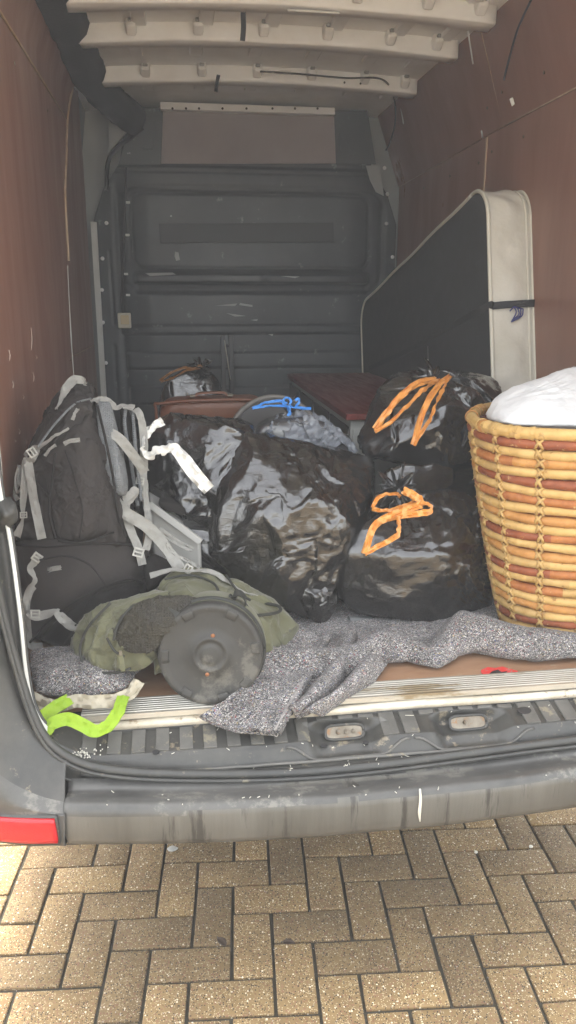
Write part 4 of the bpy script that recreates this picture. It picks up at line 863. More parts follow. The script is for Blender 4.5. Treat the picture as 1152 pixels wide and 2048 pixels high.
# lower right bag and its neck, and the one on top of it
b4 = thing('bin_bag', 'plump black bin bag with an orange drawstring, standing on the grey blanket', 'bin bag', (.25, .6, FZ), 'black bin bags in the van')
k4 = at(800, 985, .52)
sack('bag_film', A((672, 1190, .42), (680, 1110, .40), (720, 1050, .42), (800, 1000, .50), (880, 985, .55), (935, 995, .55), (965, 1080, .45), (985, 1150, .45), (985, 1225, .46), (900, 1258, .38), (870, 1255, .36), (790, 1225, .34), (700, 1225, .40), (800, 1110, .33), (900, 1110, .32), (930, 1060, .38), (700, 1100, .8), (960, 1050, .85), (980, 1200, .8), (830, 1000, .85)), M['bag'], b4, level=6, crumple=3, p=60, slack=(.06, .20), knot=at(975, 1110, .42), seed=57, delta=.045, iters=90, jit=.006, floor=FZ, rays=[(at(972, 1112, .42), .016, .25, .13), (k4, .010, .16, .15), (at(690, 1150, .41), .010, .18, .15), (at(860, 1258, .36), .008, .14, .2)], fold=.006, fscale=.10)
pad('bag_shoulder', A((755, 985, .56), (765, 935, .60), (830, 922, .58), (905, 930, .60), (915, 960, .58), (880, 1000, .55), (800, 1010, .52), (800, 950, .8), (900, 950, .8)), M['bag'], b4, p=12, level=5, noise=.009, nscale=.10, seed=8)
nk = neck(b4, at(800, 985, .50), (-.35, -.75, .35), .03, .07, M['bag'], 7, pleats=12)
for k, (pts, w, tw) in enumerate((([(735, 1012, .43), (750, 990, .44), (778, 985, .45), (790, 990, .46)], .014, [0, 40, 0]), ([(735, 1013, .43), (760, 1018, .42), (800, 1008, .42), (830, 995, .43)], .016, [20, 50, 0]), ([(795, 978, .44), (815, 988, .42), (830, 1000, .41), (828, 1012, .40)], .026, [0, 10, 40]), ([(830, 1003, .40), (848, 1008, .40), (846, 1020, .39), (820, 1024, .385), (780, 1030, .38), (740, 1042, .37)], .020, [40, 60, 10, 0, 0, 0]), ([(830, 1006, .40), (790, 1020, .38), (760, 1032, .37), (738, 1050, .36), (728, 1075, .355), (720, 1102, .35)], .022, [0, 10, 0, -20, -10, 0]), ([(785, 1028, .375), (786, 1060, .36), (770, 1075, .355), (745, 1088, .352), (720, 1102, .35)], .017, [50, 30, -10, 0, 0]))):
    ribbon('drawstring', [p + np.array([0, -.055, .01]) for p in A(*pts)], w * .85, M['orange'], b4, crumple=.0025, twist=tw, seed=k + 3)
b5 = thing('bin_bag', 'black bin bag with two long orange loops, topmost against the mattress', 'bin bag', (.45, .85, FZ), 'black bin bags in the van')
sack('bag_film', A((722, 900, .80), (730, 850, .80), (765, 785, .85), (800, 755, .92), (870, 750, .92), (960, 752, .95), (990, 765, .92), (994, 800, .88), (975, 860, .78), (950, 910, .72), (900, 925, .70), (760, 920, .72), (840, 850, .66), (900, 800, .72), (740, 880, 1.2), (980, 800, 1.25), (800, 760, 1.25), (960, 900, 1.2)), M['bag'], b5, level=6, crumple=3, p=60, slack=(.05, .20), knot=at(850, 765, .82), seed=61, delta=.05, iters=90, jit=.006, rays=[(at(868, 775, .80), .009, .18, .15), (at(950, 900, .72), .008, .15, .16), (at(740, 890, .76), .007, .15, .17)], fold=.005, fscale=.09)
neck(b5, at(868, 772, .86), (.0, -.35, .9), .035, .045, M['bag'], 9)
for k, (pts, w, tw) in enumerate((([(862, 764, .80), (830, 770, .76), (795, 795, .72), (765, 830, .69), (742, 862, .67)], .030, [0, 20, 0, 10, 0]), ([(865, 766, .80), (840, 782, .74), (800, 822, .69), (770, 850, .67), (742, 866, .67)], .018, [30, 60, 20, 0, 0]), ([(890, 757, .80), (862, 782, .72), (836, 830, .655), (818, 892, .64)], .026, [0, 10, -15, 0]), ([(888, 760, .80), (868, 800, .70), (845, 850, .645), (818, 893, .635)], .014, [40, 60, 20, 0]), ([(850, 764, .82), (870, 768, .80), (892, 758, .80)], .020, [10, 30, 0]))):
    ribbon('drawstring', [p + np.array([0, -.045, .012]) for p in A(*pts)], w * .72, M['orange'], b5, crumple=.003, twist=tw, seed=k + 13)
# a bag filling the gap under it (seen dark between the two)
b6 = thing('bin_bag', 'black bin bag wedged upright between the woven basket and the mattress', 'bin bag', (.6, .95, FZ), 'black bin bags in the van')
sack('bag_film', [np.array(p) for p in ((.40, .75, FZ), (.82, .75, FZ), (.42, 1.15, FZ), (.82, 1.15, FZ), (.40, .78, 1.0), (.82, .80, 1.02), (.45, 1.1, 1.02), (.8, 1.1, 1.02))], M['bag'], b6, level=5, crumple=2, p=60, slack=(.03, .15), seed=71, delta=.03)
# umbrella lying under the bags
um = thing('umbrella', 'folded black umbrella with a grey ribbed handle end, under the bin bags', 'umbrella', (.12, .42, FZ))
P = A((697, 1243, .40), (742, 1243, .41)); V, F = tube_geo([P[0], P[1]], .017, n=5, seg=8); mesh('handle', V, F, mat('grey_handle', (.10, .105, .105), .4), um, smooth=False)
P = A((742, 1243, .41), (780, 1240, .43), (860, 1232, .50), (930, 1225, .58)); tube('canopy', P, [.014, .020, .024, .018], M['black_foam'], um, n=30)

# ---------------- white tub between rucksack and bag
wt = thing('storage_box', 'white plastic storage box half hidden between the rucksack and the bin bags', 'box', (-.5, .6, FZ))
bm = bmesh.new(); bmesh.ops.create_cube(bm, size=1)
fl, fr_, bl, br = at(300, 1010, .50), at(402, 1085, .44), at(285, 900, .95), at(400, 975, .88)
for v in bm.verts:
    t = (fl if v.co.x < 0 else fr_) if v.co.y < 0 else (bl if v.co.x < 0 else br); v.co = Vector((t[0], t[1], t[2] if v.co.z > 0 else FZ))
bm_obj('tub', bm, M['white_plastic'], wt, bevel=.012, seg=3)
ribbon('lid_edge', [fl + np.array([0, -.008, .004]), (fl + fr_) / 2 + np.array([0, -.010, .004]), fr_ + np.array([0, -.008, .004])], .018, M['white_plastic'], wt, nrm=(-.5, -.8, .3), thick=.008, n=12)
po = thing('pouch', 'small dark grey zipped pouch lying on the white storage box', 'pouch', tuple((fl + br) / 2))
c_ = at(352, 1012, .50); pad('pouch_body', [c_ + np.array(d_) for d_ in ((-.05, 0, -.01), (.05, -.01, -.035), (.055, .03, .0), (-.045, .05, .03), (-.05, .0, .02), (.05, 0, -.01), (.0, -.015, -.02))], M['pack_dark'], po, p=6, noise=.003, nscale=.05)
# ---------------- tall rucksack on the left
rk = thing('rucksack', 'tall black hiking rucksack with grey straps standing against the left plywood wall', 'rucksack', (-.6, .5, FZ))
sack('main_body', A((40, 985, .36), (60, 920, .40), (115, 850, .40), (190, 805, .46), (205, 880, .38), (228, 985, .36), (262, 1085, .34), (255, 1100, .30), (120, 1095, .27), (30, 1090, .36), (110, 900, .31), (165, 870, .32), (120, 800, .62), (190, 800, .66), (285, 1000, .70), (60, 1000, .68), (290, 1090, .68)), M['pack'], rk, level=6, crumple=3, slack=(.06, .20), seed=101, delta=.036, p=26, iters=70, jit=.006)
sack('base_compartment', A((24, 1085, .34), (45, 1292, .36), (150, 1300, .38), (290, 1255, .40), (292, 1165, .36), (285, 1120, .32), (255, 1078, .32), (150, 1070, .27), (60, 1075, .29), (60, 1180, .25), (150, 1180, .22), (240, 1160, .26), (120, 1270, .28), (300, 1100, .66), (305, 1250, .66), (50, 1290, .66), (40, 1080, .62)), M['pack'], rk, level=6, crumple=3, slack=(.06, .20), seed=103, delta=.036, p=26, iters=70, jit=.006, floor=FZ)
pad('base_panel', A((60, 1285, .31), (110, 1235, .262), (180, 1190, .235), (255, 1160, .265), (285, 1170, .31), (288, 1245, .33), (200, 1295, .30), (110, 1300, .30), (180, 1240, .232)), M['pack_dark'], rk, p=14, level=5, noise=.004, nscale=.12)
sack('front_pocket', A((120, 905, .315), (185, 870, .325), (205, 905, .330), (225, 1010, .325), (232, 1062, .305), (170, 1082, .255), (112, 1078, .27), (100, 1000, .29), (150, 960, .268), (185, 1000, .262), (165, 1050, .242), (150, 960, .40)), M['pack'], rk, level=6, crumple=3, slack=(.06, .20), seed=105, delta=.036, p=22, iters=70, jit=.006)
sack('lid', A((28, 965, .40), (40, 935, .36), (62, 885, .42), (95, 830, .46), (118, 788, .52), (140, 760, .56), (162, 757, .58), (182, 772, .60), (192, 800, .50), (188, 825, .42), (140, 862, .33), (95, 892, .31), (60, 925, .33), (150, 800, .40), (110, 850, .36), (186, 790, .66), (120, 800, .66)), M['pack'], rk, level=6, crumple=3, slack=(.06, .20), seed=107, delta=.036, p=20, iters=70, jit=.006)
pad('harness_pad', A((188, 800, .42), (222, 802, .44), (246, 895, .40), (258, 970, .36), (254, 998, .345), (226, 992, .33), (204, 925, .345), (192, 850, .385), (234, 900, .35), (244, 970, .325), (222, 815, .56), (256, 960, .50)), M['mesh_grey'], rk, p=14, level=5)
pad('lumbar_pad', A((236, 808, .58), (258, 812, .56), (276, 860, .54), (286, 960, .50), (284, 1030, .46), (268, 1040, .46), (258, 960, .48), (240, 870, .53), (265, 900, .47), (284, 900, .62), (250, 820, .66)), M['pack_dark'], rk, p=12, level=5)
for pts in ([(252, 815, .545), (250, 850, .52), (262, 920, .475), (276, 1010, .44)], [(266, 822, .545), (272, 900, .47), (283, 1000, .43)]):
    tube('pad_seam', [p + np.array([0, -.012, 0]) for p in A(*pts)], .005, M['mesh_grey'], rk)
pad('hip_belt', A((285, 1130, .32), (300, 1100, .34), (350, 1140, .30), (330, 1150, .27), (295, 1185, .28), (300, 1190, .36), (360, 1130, .38)), M['pack_dark'], rk, p=10, level=4)
S = M['strap']
def strap(pts, w, tw=None, nrm=None, cr=.0012, sd=0, wid=None, nm='strap'):
    return ribbon(nm, A(*pts), w, S, rk, nrm=nrm, crumple=cr, twist=tw, seed=sd, wid=wid, thick=.002)
strap([(112, 818, .41), (122, 800, .43), (132, 778, .45), (148, 760, .49), (165, 761, .50), (172, 767, .52)], .024, [60, 30, 10, 0, 20, 60], wid=[.4, .6, 1, 1, .9, .6])
strap([(187, 803, .45), (200, 800, .50), (215, 802, .52), (232, 815, .52), (245, 812, .53), (268, 816, .52)], .020, [40, 10, 0, 30, 60, 30], sd=3)
strap([(270, 818, .535), (280, 830, .52), (287, 870, .50), (288, 920, .48), (286, 960, .465)], .022, [30, 20, 10, 20, 40])
strap([(202, 864, .40), (222, 866, .38), (242, 880, .37), (262, 905, .37), (280, 930, .38), (290, 945, .39)], .026, [70, 20, 0, 0, -10, 0], sd=4)
strap([(228, 1000, .355), (250, 1025, .33), (290, 1050, .32), (320, 1080, .31), (345, 1115, .29), (362, 1140, .27), (376, 1148, .26)], .032, [0, 0, 0, 10, 30, 20, 60], sd=5)
strap([(245, 1000, .36), (262, 988, .37), (270, 980, .38), (268, 992, .375), (252, 1010, .36), (258, 1050, .335), (276, 1095, .31), (285, 1130, .30)], .022, [0, 20, 60, 20, 0, 20, 10, 0], sd=6)
strap([(288, 960, .455), (292, 1000, .43), (296, 1030, .40), (298, 1070, .33), (292, 1100, .31)], .020, [30, 50, 20, 10, 0], sd=7)
strap([(318, 1058, .40), (350, 1082, .39), (385, 1100, .37)], .016, [10, 10, 10])
strap([(333, 1085, .305), (345, 1105, .30), (375, 1122, .29), (400, 1135, .27)], .010, [20, 40, 20, 0])
strap([(64, 900, .33), (85, 890, .315), (110, 872, .305), (138, 857, .305)], .010, [0, 10, 40, 60], wid=[1.3, 1, .8, .4])
strap([(50, 912, .345), (60, 900, .335), (72, 898, .325), (66, 915, .32), (58, 925, .33)], .018, [30, 60, 30, 0, 50], sd=8)
strap([(55, 915, .33), (60, 950, .315), (68, 1000, .30), (76, 1040, .285), (84, 1078, .27)], .022, [20, 5, -10, 20, 0], sd=9)
strap([(52, 920, .335), (50, 960, .32), (46, 1005, .315), (45, 1040, .31), (33, 1073, .31)], .018, [50, 20, 10, 60, 0], sd=10, wid=[1, 1.1, .9, .5, 1.2])
strap([(40, 930, .35), (38, 960, .34), (32, 975, .34), (30, 990, .345), (36, 1000, .34)], .012, [20, 70, 10, 60, 0], sd=11)
strap([(76, 1108, .275), (68, 1125, .262), (60, 1140, .26), (72, 1160, .255), (58, 1185, .26), (52, 1215, .26), (55, 1260, .28), (62, 1290, .29), (85, 1293, .29)], .020, [0, 40, 70, 20, 10, 0, 10, 30, 0], sd=12)
strap([(58, 1225, .25), (72, 1232, .24), (95, 1228, .235), (112, 1222, .23), (118, 1230, .225), (140, 1250, .22), (157, 1258, .22)], .024, [60, 10, 0, 60, 10, -10, 0], sd=13, wid=[1, 1, .9, .7, 1, 1.1, .8])
strap([(128, 888, .292), (140, 882, .290), (160, 880, .290)], .011, [0, 0, 0], nm='zip_pull')
strap([(92, 1142, .262), (104, 1138, .25), (122, 1135, .24)], .012, [0, 0, 0], nm='zip_pull')
strap([(90, 912, .30), (100, 898, .295), (112, 890, .295)], .008, [0, 30, 0], nm='zip_pull')
strap([(145, 840, .34), (150, 826, .345), (156, 818, .36)], .009, [0, 20, 0], nm='zip_pull')
tube('zip', [p + np.array([0, -.004, 0]) for p in A((75, 895, .315), (110, 848, .35), (150, 808, .385), (182, 797, .45))], .003, M['mesh_grey'], rk)
tube('zip', [p + np.array([0, -.006, 0]) for p in A((122, 1300, .25), (160, 1235, .225), (200, 1178, .232), (290, 1155, .30))], .0025, M['pack_dark'], rk)
tube('seam', A((80, 1120, .255), (130, 1112, .232), (180, 1130, .222), (215, 1175, .225)), .003, M['pack_dark'], rk)
tube('seam', A((130, 900, .288), (150, 960, .258), (165, 1020, .243), (160, 1075, .245)), .002, M['pack_dark'], rk)
for pts in ([(196, 812, .42), (212, 880, .35), (228, 960, .335), (236, 1020, .315), (252, 1075, .30)], [(112, 905, .30), (106, 960, .285), (100, 1020, .275), (112, 1076, .262)], [(118, 1080, .250), (170, 1084, .240), (228, 1064, .292)], [(30, 1088, .33), (90, 1092, .275), (150, 1088, .255), (220, 1086, .275), (262, 1088, .315)], [(62, 1282, .30), (110, 1230, .252), (180, 1185, .225), (255, 1156, .258), (286, 1166, .305)]):
    tube('piping', [p + np.array([0, -.012, .002]) for p in A(*pts)], .0034, M['pack_dark'], rk)
tube('cord', A((36, 935, .33), (30, 960, .33), (34, 985, .33), (42, 975, .325), (36, 965, .325)), .0025, S, rk)
def buckle(p, s=1.0, rz=0, nm='buckle'):
    rot = Matrix.Rotation(R(rz), 4, 'Y') @ Matrix.Rotation(R(-14), 4, 'X'); bm = bmesh.new()
    for c, z in (((0, 0, .011), (.030, .006, .005)), ((0, 0, 0), (.028, .005, .004)), ((0, 0, -.011), (.030, .006, .005)), ((-.0125, .001, 0), (.005, .006, .022)), ((.0125, .001, 0), (.005, .006, .022))):
        add_box(bm, tuple((Matrix.Translation(Vector(p)) @ rot @ Vector([q * s for q in c]))[:]), tuple(q * s for q in z), rot)
    return bm_obj(nm, bm, M['buckle'], rk, bevel=.001)
for p, s, rz in ((at(277, 1105, .295), .9, 20), (at(376, 1138, .25), .8, -60), (at(280, 962, .44), .75, 10), (at(74, 1115, .26), .8, 40), (at(47, 1030, .30), .6, 0), (at(70, 1228, .238), .8, 5), (at(64, 905, .315), .8, 60)): buckle(p, s, rz)

# ---------------- olive bag with the round rubber base
gb = thing('olive_bag', 'olive green canvas bag on its side showing a round black rubber base', 'bag', (-.4, .12, FZ))
sack('bag_body', A((310, 1230, .10), (330, 1160, .22), (370, 1138, .30), (430, 1150, .28), (475, 1185, .25), (560, 1212, .25), (597, 1262, .25), (592, 1305, .22), (545, 1335, .14), (500, 1350, .10), (380, 1390, .07), (320, 1350, .08), (300, 1290, .08), (400, 1190, .12), (480, 1215, .12), (520, 1260, .10), (400, 1150, .5), (560, 1240, .5), (330, 1200, .5)) + [np.array([-.5, .5, FZ]), np.array([-.2, .45, FZ])], M['olive'], gb, level=6, crumple=3, slack=(.08, .26), seed=121, delta=.04, p=26, iters=70, jit=.004, floor=FZ)
sp_ = sack('side_pocket', A((143, 1290, .20), (165, 1250, .17), (205, 1212, .16), (262, 1190, .17), (330, 1180, .16), (325, 1260, .06), (300, 1330, .05), (250, 1342, .06), (190, 1340, .09), (155, 1315, .15), (230, 1260, .075), (200, 1290, .085), (300, 1230, .3), (170, 1290, .32)), M['olive'], gb, level=6, crumple=3, slack=(.08, .26), seed=123, delta=.04, p=24, iters=70, jit=.004, floor=FZ + .03)
sack('net_pocket', A((222, 1262, .078), (250, 1222, .092), (300, 1196, .085), (375, 1186, .080), (402, 1196, .085), (350, 1245, .03), (300, 1308, .026), (262, 1310, .045), (240, 1300, .058), (300, 1250, .026), (300, 1240, .15)), M['net'], gb, level=6, crumple=3, slack=(.08, .25), seed=125, delta=.025, p=24, iters=70, jit=.006)
DC = at(421, 1309, .015); DR = .124; dn = unit(np.array([-.10, -.985, .14]))
dX = unit(np.cross([0, 0, 1.], -dn)); dZ = np.cross(-dn, dX); dX = -dX if dX[0] < 0 else dX; dZ = -dZ if dZ[2] < 0 else dZ
def dpt(r, a, h): return DC + (dX * math.cos(a) + dZ * math.sin(a)) * r + dn * h
pr = [(0, .0055), (.016, .006), (.022, .005), (.025, .0025), (.033, .0025), (.035, .006), (.039, .0068), (.042, .006), (.045, .0025), (.07, .002), (.100, .003), (.107, .004), (.112, .006), (.119, .005), (.1225, .001), (.124, -.006), (.124, -.026), (.121, -.036)]
NA = 96; V = [dpt(r, 2 * math.pi * i / NA, h) for r, h in pr for i in range(NA)]
ds = mesh('base_disc', V, [(k * NA + (i + 1) % NA, k * NA + i, (k + 1) * NA + i, (k + 1) * NA + (i + 1) % NA) for k in range(len(pr) - 1) for i in range(NA)], M['rubber'], gb)
for a0 in (118, 62, 8, -40, -74, -122, -160 + 340, 0 - 178):
    a0 = R(a0); T = [[dpt(r, a0 + da, h) for r, h in ((.097, .0045), (.099, .0068), (.112, .0075), (.1165, .0072), (.118, .005))] for da in np.linspace(-.13, .13, 7)]; surf('lug', np.array(T), M['rubber'], ds, thick=.003)
for a0, r in ((82, .047), (-100, .048)):
    p = dpt(r, R(a0), .004); bm = bmesh.new(); bmesh.ops.create_uvsphere(bm, u_segments=12, v_segments=8, radius=.0052, matrix=Matrix.Translation(Vector(p)) @ Matrix.Diagonal((1, .6, 1, 1))); bm_obj('rivet', bm, M['rust'], ds, smooth=True)
V, F = tube_geo([dpt(.1255, t, -.040) for t in np.linspace(0, 2 * math.pi, 90)], .006, raw=True, seg=8); mesh('base_rim', V, F, M['olive_trim'], gb)
V = [dpt(r, 2 * math.pi * i / NA, h) for r, h in ((.122, -.030), (.128, -.045), (.131, -.075), (.128, -.11)) for i in range(NA)]; mesh('bag_side_band', V, [(k * NA + (i + 1) % NA, k * NA + i, (k + 1) * NA + i, (k + 1) * NA + (i + 1) % NA) for k in range(3) for i in range(NA)], M['olive'], gb)
ribbon('carry_loop', A((464, 1212, .10), (466, 1192, .085), (478, 1186, .08), (490, 1196, .08), (490, 1212, .085), (484, 1222, .09)), .022, M['olive_trim'], gb, nrm=(.3, -.4, 1), thick=.003, twist=[20, 10, 0, 10, 30, 30])
ribbon('flap_trim', A((500, 1232, .105), (540, 1228, .14), (560, 1222, .17), (556, 1212, .20), (530, 1206, .22)), .008, M['olive_trim'], gb, nrm=(0, -.5, 1), thick=.003)
for pts in ([(330, 1158, .20), (380, 1150, .24), (425, 1165, .20), (440, 1190, .14)], [(165, 1322, .098), (162, 1290, .12), (180, 1250, .125), (222, 1205, .14)], [(228, 1280, .062), (236, 1250, .075), (262, 1215, .10), (300, 1198, .10)], [(215, 1275, .072), (230, 1300, .055), (250, 1312, .050)], [(452, 1150, .26), (475, 1182, .20), (500, 1200, .20)], [(195, 1345, .075), (240, 1343, .05), (262, 1335, .045)]):
    tube('piping', [p + np.array([0, -.012, .004]) for p in A(*pts)], .0032, M['olive_trim'], gb)
ribbon('zip_pull', A((241, 1308, .035), (244, 1325, .030), (246, 1342, .032)), .010, M['olive'], gb, thick=.003); box('zip_slider', at(241, 1306, .032), (.007, .006, .012), M['steel'], gb, bevel=.0015)
ribbon('shoulder_strap', A((300, 1152, .24), (340, 1140, .24), (380, 1142, .235), (420, 1143, .26), (455, 1162, .24), (490, 1185, .22), (530, 1198, .24)), .018, S, gb, nrm=(0, -.6, .8), thick=.002, twist=[0, 20, 40, 20, 50, 70, 70], crumple=.001)
ribbon('webbing_tab', A((330, 1218, .06), (345, 1225, .045), (360, 1232, .035)), .014, M['olive_trim'], gb, nrm=(-.3, -.8, .4), thick=.003)

# ---------------- woven laundry basket with white bedding
bk = thing('laundry_basket', 'tall oval basket of coiled straw in pale and red-brown bands, stitched upright', 'basket', (.61, .40, FZ))
M['reed'] = []
for i, (a_, b_) in enumerate((((.56, .375, .14), (.44, .27, .085)), ((.50, .255, .075), (.36, .16, .04)), ((.29, .085, .03), (.16, .04, .016)), ((.48, .32, .12), (.38, .23, .075)), ((.42, .165, .045), (.26, .085, .025)))):
    m = mat('reed_%s' % ('pale', 'honey', 'russet', 'straw', 'amber')[i], a_, .6, var=b_, vscale=22, bump=[(34, .25, .004), (180, .2, .001)], spots=((.55, .38, .17), 55, .08) if i in (2, 4) else ((.26, .13, .035), 45, .10)); M['reed'].append(m); m.node_tree.nodes['Principled BSDF'].inputs['Specular IOR Level'].default_value = .35
BCX, BCY, BZ0 = .668, .405, FZ + .012; NC = 23; BH = 0.0
zr_top = at(945, 850, .40)[2]; CH = (zr_top - BZ0) / NC
BRO = R(-30)
def foot(a, s):
    ca, sa = math.cos(a), math.sin(a); e = 2 / 2.5; x = .250 * s * math.copysign(abs(ca) ** e, ca); y = .305 * s * math.copysign(abs(sa) ** e, sa)
    return x * math.cos(BRO) - y * math.sin(BRO), x * math.sin(BRO) + y * math.cos(BRO)
rng = random.Random(4); cols = np.linspace(0, 2 * math.pi, 14, endpoint=False) + .12
def sc_of(t): return .58 + .43 * t ** .8
order = [1, 0] + [2, 0, 1, 0, 4, 0, 2, 0, 1, 0, 2, 0, 1, 0, 4, 0, 2, 0, 1, 0, 2]
for k in range(NC):
    t = (k + .5) / NC; s = sc_of(t); na = 420; C = []
    ph = rng.uniform(0, 6)
    for i in range(na):
        a = 2 * math.pi * i / na; x, y = foot(a, s * (1 + .004 * math.sin(5 * a + ph) + .003 * math.sin(13 * a + ph * 2))); dip = min(abs((a - c + math.pi) % (2 * math.pi) - math.pi) for c in cols); g_ = math.exp(-(dip / .035) ** 2)
        C.append((BCX + x * (1 - .012 * g_), BCY - .055 * (1 - t) + y * (1 - .012 * g_), BZ0 + (k + .5) * CH + .003 * math.sin(3 * a + ph) - .0 * g_))
    C = np.array(C); C = np.vstack([C, C[:1]]); rr_ = [CH * .53 * (1 - .16 * math.exp(-(min(abs((2 * math.pi * i / na - c + math.pi) % (2 * math.pi) - math.pi) for c in cols) / .03) ** 2)) * (1 + .055 * (((i * .173 + ph + .4 * math.sin(i * .05)) % 1) - .5) + .035 * math.sin(i * .37 + ph)) for i in range(na + 1)]
    V, F = tube_geo(C, rr_, raw=True, seg=10, cap=False); base = order[k]; ids = []; cur = base; run = 0
    for i in range(na):
        if run <= 0:
            cur = base if rng.random() < .66 else rng.choice([3, 1, 4, 1, 4, 2] if base in (1, 2, 4) else [0, 3, 0, 3]); run = rng.randint(14, 66)
        run -= 1; ids += [cur] * 10
    mesh('coil', V, F, M['reed'], bk, mats=ids)
C = []
for i in range(160):
    a = 2 * math.pi * i / 160; x, y = foot(a, 1.012); C.append((BCX + x, BCY + y, BZ0 + (NC + .55) * CH + .002 * math.sin(4 * a)))
C = np.array(C + C[:1]); V, F = tube_geo(C, .0155, raw=True, seg=14, cap=False); mesh('rim', V, F, M['reed'][0], bk)
for i in range(0, 160):      # binding turns round the rim, in runs
    if (i // 9) % 3 == 1 or i % 5 == 3: continue
    if rng.random() < .45: continue
    p = C[i]; tg = unit(C[i + 1] - C[i - 1]); side_ = np.array([tg[1], -tg[0], 0]); ring = [p + (side_ * math.cos(q) + np.array([0, 0, 1]) * math.sin(q)) * .0166 + tg * .006 * math.sin(q * .5 + i) for q in np.linspace(0, 2 * math.pi, 15)]
    ribbon('rim_binding', ring, .012, M['reed'][rng.choice((0, 0, 3, 1))], bk, nrm=np.array([r_ - p for r_ in catmull(ring, 22)]), thick=.0018, n=22, nw=3)
for c in cols:
    parts = []; 
    for k in range(NC + 1):
        t = min((k + .5) / NC, 1.0); s = sc_of(t); x, y = foot(c + .012 * math.sin(k * 1.7), s); o_ = unit(np.array([x, y, 0])); tg = np.array([-o_[1], o_[0], 0]); z = BZ0 + (k + .5) * CH; p = np.array([BCX + x, BCY - .055 * (1 - t) + y, z]); j = CH * .5
        e = rng.uniform(.7, 1.25)
        for sgn in (1, -1):
            parts.append(tube_geo([p + o_ * .004 - tg * .010 * sgn * e + np.array([0, 0, -j * 1.05]), p + o_ * (j * 1.05) - tg * .003 * sgn, p + o_ * .005 + tg * .010 * sgn * e + np.array([0, 0, j * 1.05])], [.0034, .0046, .0034], n=7, seg=6))
        if rng.random() < .35: parts.append(tube_geo([p + o_ * j, p + o_ * (j + .008) + tg * rng.uniform(-.02, .02) + np.array([0, 0, rng.uniform(-.012, .012)])], [.0016, .0006], n=4, seg=5))
    V, F = join_geo(parts); mesh('stitch_column', V, F, [M['reed'][3]], bk)
V = [(BCX + foot(a, sc_of(0) * r_)[0], BCY - .055 + foot(a, sc_of(0) * r_)[1], BZ0 + .004) for r_ in (.05, .5, 1) for a in np.linspace(0, 2 * math.pi, 40, endpoint=False)]
mesh('basket_base', V, [(k * 40 + i, k * 40 + (i + 1) % 40, (k + 1) * 40 + (i + 1) % 40, (k + 1) * 40 + i) for k in range(2) for i in range(40)], M['reed'][4], bk)
V = []
for k in range(24):
    t = k / 23; s = sc_of(t) * .965
    for a in np.linspace(0, 2 * math.pi, 60, endpoint=False): x, y = foot(a, s); V.append((BCX + x, BCY - .055 * (1 - t) + y, BZ0 + t * NC * CH))
mesh('basket_lining', V, [(k * 60 + i, k * 60 + (i + 1) % 60, (k + 1) * 60 + (i + 1) % 60, (k + 1) * 60 + i) for k in range(23) for i in range(60)], M['reed'][4], bk)
dv = tag(sack('bedding', A((968, 838, .42), (975, 815, .44), (1000, 785, .46), (1050, 775, .46), (1100, 750, .46), (1152, 730, .48), (1230, 718, .5), (1290, 760, .52), (1000, 848, .26), (1100, 850, .22), (1180, 850, .24), (1230, 830, .3), (1000, 790, .6), (1180, 750, .66), (1080, 860, .3), (1150, 870, .3), (1060, 800, .33)), M['duvet'], None, level=6, slack=(.01, .07), knot=at(1152, 600, .4), seed=141, delta=.02, up=False, p=34, bend=.06, iters=110, rays=[(at(962, 848, .40), .006, .30, .10), (at(1200, 700, .5), .010, .25, .10)], fold=.005, fscale=.05), 'puffy white bedding stuffed into the top of the woven basket', 'bedding')
# ---------------- grey felt removal blankets
def felt(name, G, label, parent=None, thick=.006, seed=0, amp=.003):
    nu, nv = G.shape[:2]; X = G.reshape(-1, 3); nz = Noise(seed); X = X + np.array([0, -.3, 1]) * (amp * nz(X, .07) + .6 * amp * Noise(seed + 1)(X, .025))[:, None]
    o = surf(name, X.reshape(nu, nv, 3), M['felt'], parent, thick=thick); return o
def fuzz(name, G, parent, n, seed, L=.007):
    rng = np.random.default_rng(seed); parts = []; nu, nv = G.shape[:2]
    for _ in range(n):
        i, j = rng.integers(1, nu - 1), rng.integers(1, nv - 1); p = G[i, j] + (G[i - 1, j] - G[i, j]) * rng.random() + (G[i, j - 1] - G[i, j]) * rng.random(); d_ = unit(rng.normal(size=3) + np.array([0, -.5, .9])); e_ = unit(rng.normal(size=3)); l_ = L * rng.uniform(.5, 1.6)
        q = [p, p + d_ * l_ * .6 + e_ * l_ * .2, p + d_ * l_ * .8 + e_ * l_ * .7]; w = np.cross(d_, e_) * .00035
        parts.append((np.array([q[0] - w, q[0] + w, q[1] - w, q[1] + w, q[2]]), [(0, 1, 3, 2), (2, 3, 4)]))
    V, F = join_geo(parts); return mesh(name, V, F, M['felt_fibre'], parent, kind='stuff')
M['felt_fibre'] = mat('felt_fibre', (.38, .36, .345), .9); M['felt_hem'] = mat('felt_hem', (.33, .31, .29), .95, var=(.16, .15, .15), vscale=160, bump=[(300, .8, .003)])
